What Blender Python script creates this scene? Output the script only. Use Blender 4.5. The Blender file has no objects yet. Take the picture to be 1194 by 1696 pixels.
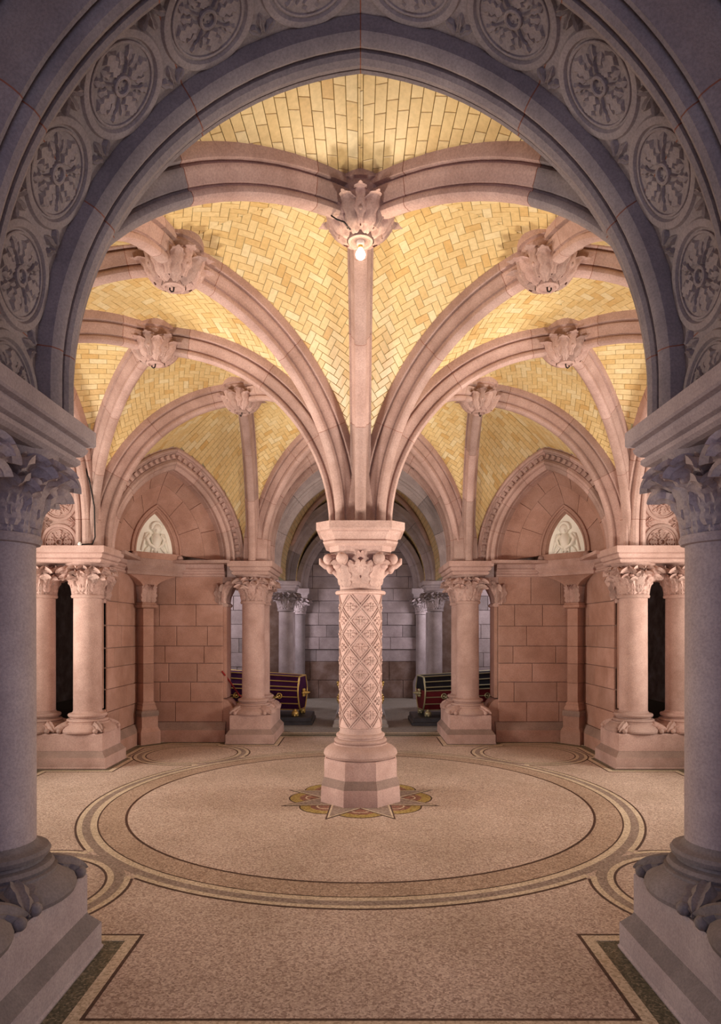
import bpy, math, random
from mathutils import Vector, Matrix
random.seed(7)
PI = math.pi
S = bpy.context.scene
COL = S.collection

# ------------------------------------------------------------------ camera, light, exposure
CAM = Vector((0.0, -8.0, 2.05)); FPX = 1079.0
cam_d = bpy.data.cameras.new('camera'); cam = bpy.data.objects.new('camera', cam_d); COL.objects.link(cam)
cam.location = CAM; cam.rotation_euler = (PI/2, 0, 0)
cam_d.sensor_fit = 'HORIZONTAL'; cam_d.sensor_width = 36.0; cam_d.lens = 36.0*FPX/1194.0
cam_d.shift_y = 197.0/1194.0; cam_d.clip_start = 0.05; cam_d.clip_end = 200
S.camera = cam
w = bpy.data.worlds.new('world'); S.world = w; w.use_nodes = True
bg = w.node_tree.nodes['Background']; bg.inputs[0].default_value = (0.62, 0.66, 0.95, 1); bg.inputs[1].default_value = 0.24
S.view_settings.view_transform = 'Standard'; S.view_settings.look = 'None'
S.view_settings.gamma = 1.0; S.view_settings.use_curve_mapping = False
S.view_settings.exposure = 0.22

def area(name, loc, target, size, power, color, size_y=None, spread=180):
    l = bpy.data.lights.new(name, 'AREA'); l.energy = power; l.color = color; l.size = size
    if size_y: l.shape = 'RECTANGLE'; l.size_y = size_y
    l.spread = math.radians(spread)
    o = bpy.data.objects.new(name, l); COL.objects.link(o); o.location = loc
    o.rotation_euler = (Vector(target)-Vector(loc)).to_track_quat('-Z', 'Y').to_euler()
    return o
WARM = (1.0, 0.90, 0.78); COOL = (0.66, 0.71, 1.0)
area('flood_light_left', (-3.35, -3.15, 0.7), (0.0, 0.6, 5.2), 0.7, 80, WARM, spread=110)
area('flood_light_right', (3.35, -3.15, 0.7), (0.0, 0.6, 5.2), 0.7, 80, WARM, spread=110)
area('side_light_left', (-6.4, 0, 2.4), (0, 0.3, 2.6), 1.6, 150, WARM, 2.4, spread=120)
area('side_light_right', (6.4, 0, 2.4), (0, 0.3, 2.6), 1.6, 150, WARM, 2.4, spread=120)
area('daylight_entrance', (0, -9.8, 2.6), (0, 0, 2.2), 3.8, 56, COOL, 3.4)
area('chancel_fill_left', (-4.4, 7.3, 3.2), (1.0, 8.0, 2.6), 1.2, 62, (0.98, 0.87, 0.94), 1.8)  # added fill lamps at solid side walls, brighten the chancel
area('chancel_fill_right', (4.4, 7.3, 3.2), (-1.0, 8.0, 2.6), 1.2, 62, (0.98, 0.87, 0.94), 1.8)
area('apse_fill_left', (-3.15, 10.3, 2.6), (0.6, 12.0, 1.9), 0.8, 46, (0.96, 0.86, 0.94), 1.6)  # added fill lamps hidden behind the chancel walls, brighten the end wall
area('apse_fill_right', (3.15, 10.3, 2.6), (-0.6, 12.0, 1.9), 0.8, 46, (0.96, 0.86, 0.94), 1.6)

# ------------------------------------------------------------------ materials
def mat_new(name, rough=0.8, spec=0.3):
    m = bpy.data.materials.new(name); m.use_nodes = True
    nt = m.node_tree; b = nt.nodes['Principled BSDF']
    b.inputs['Roughness'].default_value = rough; b.inputs['Specular IOR Level'].default_value = spec
    return m, nt, b
def ramp(nt, fac, stops):
    r = nt.nodes.new('ShaderNodeValToRGB'); e = r.color_ramp.elements
    while len(e) < len(stops): e.new(0.5)
    for i, (p, c) in enumerate(stops): e[i].position = p; e[i].color = (*c, 1)
    nt.links.new(fac, r.inputs[0]); return r.outputs[0]
def noise(nt, scale, detail=4, rough=0.6):
    n = nt.nodes.new('ShaderNodeTexNoise'); n.inputs['Scale'].default_value = scale
    n.inputs['Detail'].default_value = detail; n.inputs['Roughness'].default_value = rough
    tc = nt.nodes.new('ShaderNodeNewGeometry'); nt.links.new(tc.outputs['Position'], n.inputs['Vector'])
    return n.outputs['Fac']
def mix(nt, fac, a, b, mode='MIX'):
    m = nt.nodes.new('ShaderNodeMix'); m.data_type = 'RGBA'; m.blend_type = mode
    if isinstance(fac, float): m.inputs[0].default_value = fac
    else: nt.links.new(fac, m.inputs[0])
    for i, c in ((6, a), (7, b)):
        if isinstance(c, tuple): m.inputs[i].default_value = (*c, 1)
        else: nt.links.new(c, m.inputs[i])
    return m.outputs[2]
def bump(nt, b, h, strength=0.3, dist=0.01):
    n = nt.nodes.new('ShaderNodeBump'); n.inputs['Strength'].default_value = strength; n.inputs['Distance'].default_value = dist
    nt.links.new(h, n.inputs['Height']); nt.links.new(n.outputs[0], b.inputs['Normal'])
def stone(name, lo, mid, hi, rough=0.85, var=0.22):
    m, nt, b = mat_new(name, rough, 0.25)
    oi = nt.nodes.new('ShaderNodeObjectInfo')
    n1 = noise(nt, 2.3, 5, 0.65); n2 = noise(nt, 70, 3, 0.7)
    c = ramp(nt, n1, [(0.28, lo), (0.5, mid), (0.72, hi)])
    rv = ramp(nt, oi.outputs['Random'], [(0.0, (1-var,)*3), (0.5, (1, 0.98, 0.97)), (1.0, (1+var*0.35, 1+var*0.25, 1+var*0.3))])
    c = mix(nt, 1.0, c, rv, 'MULTIPLY')
    sp = ramp(nt, n2, [(0.3, (0.78, 0.76, 0.76)), (0.62, (1.06, 1.04, 1.03))])
    c = mix(nt, 1.0, c, sp, 'MULTIPLY')
    nt.links.new(c, b.inputs['Base Color'])
    bump(nt, b, n2, 0.35, 0.004)
    return m
def speck(name, cols, scale=85, rough=0.45, spec=0.35, bmp=0.12):
    m, nt, b = mat_new(name, rough, spec)
    v = nt.nodes.new('ShaderNodeTexVoronoi'); v.inputs['Scale'].default_value = scale
    g = nt.nodes.new('ShaderNodeNewGeometry'); nt.links.new(g.outputs['Position'], v.inputs['Vector'])
    sx = nt.nodes.new('ShaderNodeSeparateColor'); nt.links.new(v.outputs['Color'], sx.inputs[0])
    c = ramp(nt, sx.outputs[0], cols)
    n = noise(nt, 0.9, 3, 0.6)
    c = mix(nt, 1.0, c, ramp(nt, n, [(0.3, (0.82, 0.8, 0.77)), (0.7, (1.1, 1.1, 1.12))]), 'MULTIPLY')
    nt.links.new(c, b.inputs['Base Color'])
    if bmp: bump(nt, b, v.outputs['Distance'], bmp, 0.002)
    return m
def plain(name, col, rough=0.5, metal=0.0, spec=0.5, var=0.0, scale=8):
    m, nt, b = mat_new(name, rough, spec); b.inputs['Metallic'].default_value = metal
    if var:
        n = noise(nt, scale, 4, 0.6)
        c = ramp(nt, n, [(0.3, tuple(x*(1-var) for x in col)), (0.7, tuple(min(1, x*(1+var)) for x in col))])
        nt.links.new(c, b.inputs['Base Color']); bump(nt, b, n, 0.2, 0.004)
    else: b.inputs['Base Color'].default_value = (*col, 1)
    return m
M = {}
M['pink'] = stone('pink_sandstone', (0.40, 0.255, 0.215), (0.51, 0.345, 0.30), (0.61, 0.43, 0.38))
M['pink_wall'] = stone('red_sandstone_ashlar', (0.37, 0.205, 0.155), (0.46, 0.27, 0.21), (0.54, 0.335, 0.275), var=0.13)
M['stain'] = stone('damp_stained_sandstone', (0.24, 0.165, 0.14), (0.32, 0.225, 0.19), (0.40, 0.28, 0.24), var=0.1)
M['violet'] = stone('violet_grey_sandstone_shaded', (0.205, 0.175, 0.185), (0.265, 0.225, 0.235), (0.335, 0.29, 0.295), var=0.12)  # grey stone, darkened and cooled further to carry the arch's shade
M['violet_daylit'] = stone('violet_sandstone_daylit', (0.36, 0.30, 0.315), (0.45, 0.38, 0.395), (0.54, 0.465, 0.475), var=0.10)  # lighter copy of the violet stone, entrance daylight put into its colour
M['violet_dark'] = stone('dark_violet_grey_sandstone', (0.17, 0.148, 0.15), (0.225, 0.195, 0.195), (0.285, 0.25, 0.25), var=0.1)
M['grey'] = stone('grey_sandstone', (0.30, 0.25, 0.245), (0.40, 0.34, 0.335), (0.52, 0.45, 0.45), var=0.35)
M['rust'] = stone('rust_stained_stone', (0.13, 0.075, 0.05), (0.22, 0.145, 0.11), (0.34, 0.26, 0.225), var=0.2)
M['joint'] = plain('red_joint_mortar', (0.24, 0.085, 0.055), 0.9, var=0.2)
def tile_mat():
    m, nt, b = mat_new('yellow_vault_tile', 0.38, 0.45)
    a = nt.nodes.new('ShaderNodeAttribute'); a.attribute_name = 'tint'
    c = ramp(nt, a.outputs['Fac'], [(0.0, (0.68, 0.44, 0.17)), (0.3, (0.75, 0.54, 0.245)), (0.7, (0.80, 0.61, 0.31)), (1.0, (0.83, 0.68, 0.40))])
    n = noise(nt, 25, 3, 0.6)
    c = mix(nt, 1.0, c, ramp(nt, n, [(0.3, (0.88, 0.87, 0.84)), (0.7, (1.06, 1.06, 1.08))]), 'MULTIPLY')
    nt.links.new(c, b.inputs['Base Color']); bump(nt, b, n, 0.15, 0.003)
    return m
M['tile'] = tile_mat()
M['grout'] = plain('grey_green_tile_grout', (0.46, 0.42, 0.25), 0.9, var=0.15)
M['terrazzo'] = speck('pink_terrazzo', [(0.0, (0.30, 0.205, 0.165)), (0.3, (0.46, 0.335, 0.27)), (0.6, (0.58, 0.445, 0.365)), (1.0, (0.74, 0.61, 0.51))])
M['terrazzo_brown'] = speck('brown_terrazzo', [(0.0, (0.24, 0.16, 0.115)), (0.4, (0.40, 0.28, 0.205)), (0.7, (0.50, 0.365, 0.27)), (1.0, (0.62, 0.48, 0.37))])
M['terrazzo_dark'] = speck('dark_green_terrazzo', [(0.0, (0.05, 0.05, 0.03)), (0.4, (0.11, 0.10, 0.06)), (0.8, (0.18, 0.155, 0.10)), (1.0, (0.30, 0.26, 0.18))])
M['terrazzo_grey'] = speck('grey_terrazzo', [(0.0, (0.18, 0.16, 0.13)), (0.4, (0.27, 0.24, 0.20)), (0.8, (0.36, 0.33, 0.28)), (1.0, (0.48, 0.44, 0.38))])
M['mos_light'] = speck('cream_mosaic', [(0.0, (0.42, 0.33, 0.22)), (0.4, (0.62, 0.50, 0.36)), (1.0, (0.76, 0.64, 0.49))], 75)
M['mos_dark'] = speck('dark_brown_mosaic', [(0.0, (0.035, 0.018, 0.012)), (1.0, (0.10, 0.05, 0.035))], 75)
M['mos_grey'] = speck('grey_mosaic', [(0.0, (0.19, 0.14, 0.11)), (0.5, (0.30, 0.225, 0.185)), (1.0, (0.42, 0.34, 0.28))], 70)
M['mos_ochre'] = speck('ochre_mosaic', [(0.0, (0.22, 0.14, 0.03)), (0.5, (0.40, 0.28, 0.08)), (1.0, (0.52, 0.40, 0.16))], 70)
M['mos_red'] = speck('red_mosaic', [(0.0, (0.16, 0.06, 0.04)), (0.5, (0.27, 0.12, 0.08)), (1.0, (0.40, 0.22, 0.15))], 70)
M['plaster'] = plain('cream_marble_relief', (0.95, 0.91, 0.80), 0.5, var=0.04, scale=20)
M['velvet'] = plain('purple_velvet', (0.055, 0.007, 0.05), 0.75, spec=0.2, var=0.25)
M['velvet_dark'] = plain('black_velvet', (0.012, 0.010, 0.014), 0.8, spec=0.2, var=0.2)
M['maroon'] = plain('maroon_velvet', (0.14, 0.012, 0.018), 0.6, spec=0.3, var=0.25)
M['gold'] = plain('gold_trim', (0.88, 0.62, 0.20), 0.35, 0.55)
M['brass'] = plain('tarnished_silver_gilt', (0.52, 0.49, 0.30), 0.4, 0.5)
M['slate'] = plain('dark_slate_slab', (0.055, 0.055, 0.065), 0.5, var=0.25)
M['marble'] = plain('pale_grey_marble', (0.52, 0.50, 0.50), 0.4, var=0.1)
M['iron'] = plain('black_iron', (0.012, 0.010, 0.010), 0.5, 0.6)
M['bronze'] = plain('dark_brass_rose', (0.20, 0.115, 0.035), 0.35, 0.9)
M['porcelain'] = plain('white_porcelain', (0.80, 0.76, 0.72), 0.25)
M['red_rope'] = plain('red_rope', (0.30, 0.02, 0.02), 0.7)
def bulb_mat():
    m, nt, b = mat_new('lit_bulb_glass', 0.2, 0.5)
    b.inputs['Base Color'].default_value = (1, 0.95, 0.85, 1)
    b.inputs['Emission Color'].default_value = (1, 0.86, 0.62, 1); b.inputs['Emission Strength'].default_value = 5.0
    return m
M['bulb'] = bulb_mat()

# ------------------------------------------------------------------ helpers
class MB:
    def __init__(s): s.v = []; s.f = []; s.t = []
    def add(s, vs, fs, tint=None):
        n = len(s.v); s.v += [tuple(p) for p in vs]
        for f in fs: s.f.append(tuple(i+n for i in f)); s.t.append(0.5 if tint is None else tint)
        return s
    def box(s, x0, x1, y0, y1, z0, z1, mtx=None):
        vs = [Vector((x, y, z)) for z in (z0, z1) for y in (y0, y1) for x in (x0, x1)]
        if mtx: vs = [mtx @ v for v in vs]
        return s.add(vs, [(0, 2, 3, 1), (4, 5, 7, 6), (0, 1, 5, 4), (2, 6, 7, 3), (0, 4, 6, 2), (1, 3, 7, 5)])
    def prism(s, rings, mtx=None, cap=True):           # list of equal-length rings of 3d points
        n = len(rings[0]); vs = [Vector(p) for r in rings for p in r]
        if mtx: vs = [mtx @ v for v in vs]
        fs = []
        for k in range(len(rings)-1):
            for i in range(n):
                j = (i+1) % n; fs.append((k*n+i, k*n+j, (k+1)*n+j, (k+1)*n+i))
        if cap: fs.append(tuple(range(n-1, -1, -1))); fs.append(tuple((len(rings)-1)*n+i for i in range(n)))
        return s.add(vs, fs)
    def lathe(s, prof, seg=32, mtx=None, cap=True, rot=0.0):   # prof = [(r,z)]
        rings = [[(r*math.cos(2*PI*i/seg+rot), r*math.sin(2*PI*i/seg+rot), z) for i in range(seg)] for r, z in prof]
        return s.prism(rings, mtx, cap)
    def sphere(s, c, r, seg=10, rings=6, sc=(1, 1, 1), mtx=None):
        pr = []
        for k in range(rings+1):
            a = -PI/2+PI*k/rings; pr.append((max(1e-4, math.cos(a))*r, math.sin(a)*r))
        mm = Matrix.Translation(c) @ Matrix.Diagonal((*sc, 1))
        if mtx: mm = mtx @ mm
        return s.lathe(pr, seg, mm)
    def tube(s, pts, r, seg=8, mtx=None):
        pts = [Vector(p) for p in pts]; rings = []; up = Vector((0, 0, 1))
        rr = r if isinstance(r, (list, tuple)) else [r]*len(pts)
        prev = None
        for i, p in enumerate(pts):
            t = (pts[min(i+1, len(pts)-1)]-pts[max(i-1, 0)]).normalized()
            if prev is None:
                a = t.cross(up)
                if a.length < 1e-3: a = t.cross(Vector((1, 0, 0)))
            else: a = prev - t*prev.dot(t)
            a.normalize(); prev = a; b = t.cross(a)
            rings.append([p+(a*math.cos(2*PI*k/seg)+b*math.sin(2*PI*k/seg))*rr[i] for k in range(seg)])
        return s.prism(rings, mtx)
    def mesh(s, name, mat, smooth=None, tint=False):
        me = bpy.data.meshes.new(name); me.from_pydata(s.v, [], s.f)
        if mat: me.materials.append(M[mat] if isinstance(mat, str) else mat)
        if smooth:
            me.polygons.foreach_set('use_smooth', [True]*len(me.polygons))
            try: me.set_sharp_from_angle(angle=math.radians(smooth))
            except Exception: pass
        if tint:
            at = me.attributes.new('tint', 'FLOAT', 'FACE'); at.data.foreach_set('value', s.t)
        me.update(); return me
    def build(s, name, mat, parent=None, smooth=None, mtx=None, tint=False):
        return put(name, s.mesh(name, mat, smooth, tint), parent, mtx)
def put(name, me, parent=None, mtx=None):
    o = bpy.data.objects.new(name, me); COL.objects.link(o)
    if parent: o.parent = parent
    if mtx is not None: o.matrix_local = mtx
    return o
def tag(o, label, cat, group=None):
    o['label'] = label; o['category'] = cat
    if group: o['group'] = group
    return o
def empty(name, loc=(0, 0, 0), rz=0.0):
    o = bpy.data.objects.new(name, None); COL.objects.link(o); o.location = loc; o.rotation_euler = (0, 0, rz)
    o.empty_display_size = 0.1
    return o
def structure(o): o['kind'] = 'structure'; return o
def stuff(o): o['kind'] = 'stuff'; return o
KIDS = {}
def copy_tree(o, parent=None):
    c = o.copy(); COL.objects.link(c)
    if parent: c.parent = parent
    for ch in list(o.children): copy_tree(ch, c)
    return c
def T(x, y, z): return Matrix.Translation((x, y, z))
def RZ(a): return Matrix.Rotation(a, 4, 'Z')
def RX(a): return Matrix.Rotation(a, 4, 'X')
def RY(a): return Matrix.Rotation(a, 4, 'Y')
def SC(x, y=None, z=None): return Matrix.Diagonal((x, x if y is None else y, x if z is None else z, 1))

def leaf_mesh(name, mat, W=0.5, H=1.0, curl=2.0, lobes=3, thick=0.06, nt=10, nu=3, veins=True, lean=0.15, pw=2.4):
    """lobed leaf growing up z from the origin, front face +y, tip rolling over towards +y"""
    mb = MB(); P = []; N = []; y = z = 0.0
    for k in range(nt+1):
        t = k/nt; a = lean + curl*t**pw
        P.append((y, z)); N.append((math.cos(a), -math.sin(a)))
        y += math.sin(a)*H/nt; z += math.cos(a)*H/nt
    front = []; back = []
    for k in range(nt+1):
        t = k/nt
        wv = W*(0.42+0.58*math.sin(PI*min(1, 0.15+t*0.85)))*(0.80+0.42*(1-abs(((lobes*t+0.1) % 1.0)*2-1))**0.8)
        wv *= (1-t**6*0.85)
        for iu in range(-nu, nu+1):
            u = iu/nu
            d = thick*(0.9*(1-abs(u))**1.2 + (0.95*abs(math.sin(PI*u*1.5)) if veins else 0)) - abs(u)**2*W*0.22
            front.append((u*wv, P[k][0]+N[k][0]*d, P[k][1]+N[k][1]*d))
            d2 = -thick - abs(u)**2*W*0.22
            back.append((u*wv*0.96, P[k][0]+N[k][0]*d2, P[k][1]+N[k][1]*d2))
    n = 2*nu+1; F = []; B = len(front)
    for k in range(nt):
        for i in range(n-1):
            a = k*n+i; F.append((a, a+1, a+n+1, a+n)); F.append((B+a, B+a+n, B+a+n+1, B+a+1))
        F.append((k*n, k*n+n, B+k*n+n, B+k*n)); a = k*n+n-1; F.append((a, B+a, B+a+n, a+n))
    for i in range(n-1):
        F.append((i, B+i, B+i+1, i+1)); a = nt*n+i; F.append((a, a+1, B+a+1, B+a))
    mb.add(front+back, F); return mb.mesh(name, mat, 50)

LEAF = {}
def leaf(kind, mat='pink'):
    k = (kind, mat)
    if k not in LEAF:
        if kind == 'low': LEAF[k] = leaf_mesh('leaf', mat, 0.46, 1.0, 1.5, 3, 0.085, 16, 4, lean=0.10, pw=3.5)
        elif kind == 'tall': LEAF[k] = leaf_mesh('leaf', mat, 0.36, 1.0, 2.5, 4, 0.062, 18, 4, lean=0.10, pw=3.4)
        elif kind == 'wide': LEAF[k] = leaf_mesh('leaf', mat, 0.48, 1.0, 2.3, 3, 0.095, 16, 4, lean=0.25, pw=2.6)
        elif kind == 'boss': LEAF[k] = leaf_mesh('leaf', mat, 0.50, 1.0, -1.2, 3, 0.09, 9, 3, lean=0.0)
        elif kind == 'spur': LEAF[k] = leaf_mesh('leaf', mat, 0.42, 1.0, -0.9, 2, 0.10, 9, 3, lean=-0.1)
    return LEAF[k]
def place_leaf(parent, kind, r, ang, z, size, tilt=0.0, mat='pink', wide=1.0, roll=0.0):
    m = RZ(ang-PI/2) @ T(0, r, z) @ RX(-tilt) @ RY(roll) @ SC(size*wide, size, size)
    return put('leaf', leaf(kind, mat), parent, m)

# generic polar sweep of a pointed arch, half 'sg' (+1 right, -1 left).  profile points (d, delta): depth along +y, radial
class Pointed:
    def __init__(s, c, z0, r, zs): s.c = c; s.z0 = z0; s.r = r; s.zs = zs     # circle centre at x=-c for right half
    def length(s): return (s.z0-s.zs) + s.r*math.acos(s.c/s.r)
    def point(s, f, delta):                               # f 0..1 from springing to apex
        R = s.r+delta; th = math.acos(min(1, s.c/R)); L0 = (s.z0-s.zs)/s.length()
        if L0 > 0 and f < L0: return (-s.c+R, s.zs+(s.z0-s.zs)*f/L0)
        a = th*(f-L0)/(1-L0); return (-s.c+R*math.cos(a), s.z0+R*math.sin(a))
    def segment(s, mb, prof, f0, f1, sg, n):
        rings = []
        for k in range(n+1):
            f = f0+(f1-f0)*k/n; ring = []
            for d, de in prof:
                x, z = s.point(f, de); ring.append((sg*x, d, z))
            rings.append(ring)
        if sg < 0: rings = rings[::-1]
        mb.prism(rings)
def shrink(prof, e):
    cx = sum(p[0] for p in prof)/len(prof); cy = sum(p[1] for p in prof)/len(prof)
    return [(cx+(a-cx)*(1-e), cy+(b-cy)*(1-e)) for a, b in prof]

def stone_block(mb, mtx, x0, x1, z0, z1, d=0.12, g=0.004, bev=0.007):
    """ashlar block: face at local y=0 looking to -y, body to +y"""
    x0 += g; x1 -= g; z0 += g; z1 -= g
    A = [(x0, d, z0), (x1, d, z0), (x1, d, z1), (x0, d, z1)]
    B = [(x0, bev, z0), (x1, bev, z0), (x1, bev, z1), (x0, bev, z1)]
    C = [(x0+bev, 0, z0+bev), (x1-bev, 0, z0+bev), (x1-bev, 0, z1-bev), (x0+bev, 0, z1-bev)]
    mb.prism([A[::-1], B[::-1], C[::-1]], mtx)
def ashlar(parent, mtx, x0, x1, courses, lens, mat='pink_wall', seed=1, depthvar=0.004, d=0.12):
    rnd = random.Random(seed)
    for ci, (za, zb) in enumerate(courses):
        x = x0; first = True
        while x < x1-0.02:
            L = rnd.uniform(*lens)
            if first and ci % 2: L *= 0.55
            first = False
            xe = x+L
            if x1-xe < lens[0]*0.5: xe = x1
            mb = MB(); stone_block(mb, mtx @ T(0, rnd.uniform(-depthvar, depthvar), 0), x, min(xe, x1), za, zb, d)
            mb.build('stone', mat, parent); x = xe

ZS = 3.32                        # top of every abacus
# ------------------------------------------------------------------ floor
flo = MB(); flo.box(-9, 9, -11, 12.3, -0.2, 0); floor = structure(flo.build('floor', 'terrazzo_dark'))
def flat(name, outline, mat, z, holes=None, th=0.004):
    mb = MB(); n = len(outline)
    mb.prism([[(x, y, z-th) for x, y in outline], [(x, y, z) for x, y in outline]])
    return mb.build(name, mat, floor)
def strip(name, pts, w0, w1, mat, z, closed=True):
    """flat band along a polyline between offsets w0,w1 to its left"""
    mb = MB(); n = len(pts); rows = []
    for i in range(n):
        p = Vector(pts[i])
        a = Vector(pts[i-1]) if (closed or i > 0) else p
        b = Vector(pts[(i+1) % n]) if (closed or i < n-1) else p
        d1 = (p-a).normalized() if (p-a).length > 1e-6 else (b-p).normalized()
        d2 = (b-p).normalized() if (b-p).length > 1e-6 else d1
        n1 = Vector((-d1.y, d1.x)); n2 = Vector((-d2.y, d2.x)); m_ = (n1+n2)
        m_ = m_/max(0.35, m_.length)*1.0; m_.normalize(); k = 1/max(0.35, m_.dot(n1))
        rows.append((p+m_*w0*k, p+m_*w1*k))
    vs = []
    for a, b in rows: vs += [(a.x, a.y, z), (b.x, b.y, z)]
    m2 = len(vs)
    vs += [(x, y, z-0.004) for x, y, _ in vs]
    fs = []
    for i in range(n if closed else n-1):
        a = 2*i; b = 2*((i+1) % n)
        fs.append((a, b, b+1, a+1)); fs.append((a, a+m2, b+m2, b)); fs.append((a+1, b+1, b+1+m2, a+1+m2))
    mb.add(vs, fs); return mb.build(name, mat, floor)
def circ(cx, cy, r, n=96, a0=0.0, a1=2*PI, closed=True):
    k = n if closed else n+1
    return [(cx+r*math.cos(a0+(a1-a0)*i/n), cy+r*math.sin(a0+(a1-a0)*i/n)) for i in range(k)]
def ring(name, cx, cy, r0, r1, mat, z, n=128): return strip(name, circ(cx, cy, r1, n), 0, r1-r0, mat, z)
quad = [(-4.58, 1.48), (-3.62, 1.48), (-3.62, 2.52), (-3.80, 2.62), (-3.80, 3.42), (-3.42, 3.80), (-2.62, 3.80), (-2.52, 3.62), (-1.48, 3.62), (-1.48, 4.58)]
def rot90(p, k):
    x, y = p
    for _ in range(k): x, y = y, -x          # clockwise
    return (x, y)
border = [rot90(p, k) for k in range(4) for p in quad]     # clockwise path
border_ccw = border[::-1]
flat('terrazzo_field', border_ccw, 'terrazzo', 0.0015)
strip('mosaic_border', border_ccw, -0.075, 0.0, 'mos_light', 0.003)
strip('mosaic_border', border_ccw, 0.0, 0.022, 'mos_dark', 0.003)
strip('mosaic_line', border_ccw, -0.30, -0.29, 'mos_light', 0.003)
# main circle and the four corner circles, outer lines joined like a quatrefoil
CC = [(sx*2.80, sy*2.86) for sx in (-1, 1) for sy in (-1, 1)]
ring('terrazzo_band', 0, 0, 2.71, 3.0, 'terrazzo_brown', 0.0025)
ring('mosaic_line', 0, 0, 2.695, 2.72, 'mos_dark', 0.0035)
ring('mosaic_line', 0, 0, 2.985, 3.0, 'mos_dark', 0.0035)
ring('mosaic_band', 0, 0, 3.0, 3.065, 'mos_light', 0.0035)
def arcs_outside(cx, cy, r, others, n=1080):
    """runs of points of a circle that lie outside all other circles"""
    pts = circ(cx, cy, r, n); ok = [all((x-ox)**2+(y-oy)**2 > orr**2 for ox, oy, orr in others) for x, y in pts]
    if all(ok): return [(pts, True)]
    st = next(i for i in range(n) if ok[i] and not ok[i-1]); runs = []; cur = []
    for k in range(n):
        i = (st+k) % n
        if ok[i]: cur.append(pts[i])
        elif cur: runs.append((cur, False)); cur = []
    if cur: runs.append((cur, False))
    return runs
for (nm, ro, ri, so, si, mt, z) in (('mosaic_band', 3.196, 3.146, 0.93, 0.88, 'mos_light', 0.0035), ('mosaic_line', 3.218, 3.196, 0.952, 0.93, 'mos_dark', 0.0035)):
    for pts, cl in arcs_outside(0, 0, ro, [(x, y, so) for x, y in CC]): strip(nm, pts, 0, ro-ri, mt, z, cl)
    for x, y in CC:
        for pts, cl in arcs_outside(x, y, so, [(0, 0, ro)]): strip(nm, pts, 0, so-si, mt, z, cl)
ring('mosaic_band', 0, 0, 3.065, 3.15, 'mos_grey', 0.003)
for x, y in CC:
    for pts, cl in arcs_outside(x, y, 0.89, [(0, 0, 3.11)]): strip('mosaic_band', pts, 0, 0.10, 'mos_grey', 0.0027, cl)
    for pts, cl in arcs_outside(x, y, 0.80, [(0, 0, 3.07)]): strip('mosaic_band', pts, 0, 0.05, 'mos_light', 0.0037, cl)
    for pts, cl in arcs_outside(x, y, 0.75, [(0, 0, 3.07)]): strip('mosaic_line', pts, 0, 0.02, 'mos_dark', 0.0037, cl)
# star round the central column
for k in range(8):
    a = 2*PI*k/8
    cxs, cys = 0.56*math.sin(a), -0.56*math.cos(a)
    ux, uy = math.sin(a), -math.cos(a); vx, vy = math.cos(a), math.sin(a)
    def lobe(r, z, mt, nm):
        o = [(cxs+ux*r*math.sin(t)*0.98+vx*r*math.cos(t), cys+uy*r*math.sin(t)*0.98+vy*r*math.cos(t)) for t in [PI*i/18 for i in range(19)]]
        o.append((0.3*ux-vx*0.08, 0.3*uy-vy*0.08)); o.append((0.3*ux+vx*0.08, 0.3*uy+vy*0.08))
        flat(nm, o[::-1], mt, z)
    lobe(0.325, 0.0032, 'mos_dark', 'star_lobe'); lobe(0.308, 0.0037, 'mos_ochre', 'star_lobe')
    lobe(0.19, 0.0042, 'mos_red', 'star_lobe'); lobe(0.12, 0.0046, 'mos_light', 'star_lobe'); lobe(0.10, 0.005, 'mos_red', 'star_lobe')
    b = a+PI/8; px, py = math.sin(b), -math.cos(b); qx, qy = math.cos(b), math.sin(b)
    for (rt, wd, z, mt) in ((1.0, 0.235, 0.0054, 'mos_dark'), (0.955, 0.215, 0.0058, 'mos_light'), (0.90, 0.19, 0.0062, 'mos_grey')):
        flat('star_point', [(px*0.36-qx*wd, py*0.36-qy*wd), (px*rt, py*rt), (px*0.36+qx*wd, py*0.36+qy*wd)][::-1], mt, z)
# chancel floor
mb = MB(); mb.box(-4.4, 4.4, 5.12, 11.9, -0.01, 0.0015); mb.build('terrazzo_field', 'terrazzo_grey', floor)
mb = MB(); mb.box(-4.4, 4.4, 5.02, 5.10, -0.01, 0.003); mb.box(-4.4, 4.4, 5.12, 5.14, -0.01, 0.004); mb.build('mosaic_border', 'mos_light', floor)

# ------------------------------------------------------------------ outer shell
mb = MB(); mb.box(-9, -8.7, -5.3, 12.3, 0, 6.8); structure(mb.build('wall_left', 'rust'))
mb = MB(); mb.box(8.7, 9, -5.3, 12.3, 0, 6.8); structure(mb.build('wall_right', 'rust'))
mb = MB(); mb.box(-9, 9, -5.3, 12.3, 6.8, 7.0); structure(mb.build('trim_1', 'grey'))  # unseen roof slab, added to keep world light out
wall_rear = MB(); wall_rear.box(-9, 9, 12.0, 12.3, 0, 6.8); wall_rear = structure(wall_rear.build('wall_rear', 'stain'))
GA = Pointed(0.233, 3.55, 2.005, ZS)                   # great arches of the four openings
wf = MB(); o_ = []
def front_ring(y):
    pts = []
    for i in range(25): x, z = GA.point(i/24, 0.39); pts.append((x, y, z))
    pts = [(GA.point(0, 0.39)[0], y, 0)]+pts
    left = [(-x, yy, z) for x, yy, z in pts[::-1][1:]]
    return pts+left
ri = front_ring(-5.1); n = len(ri)
outer = []
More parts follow.
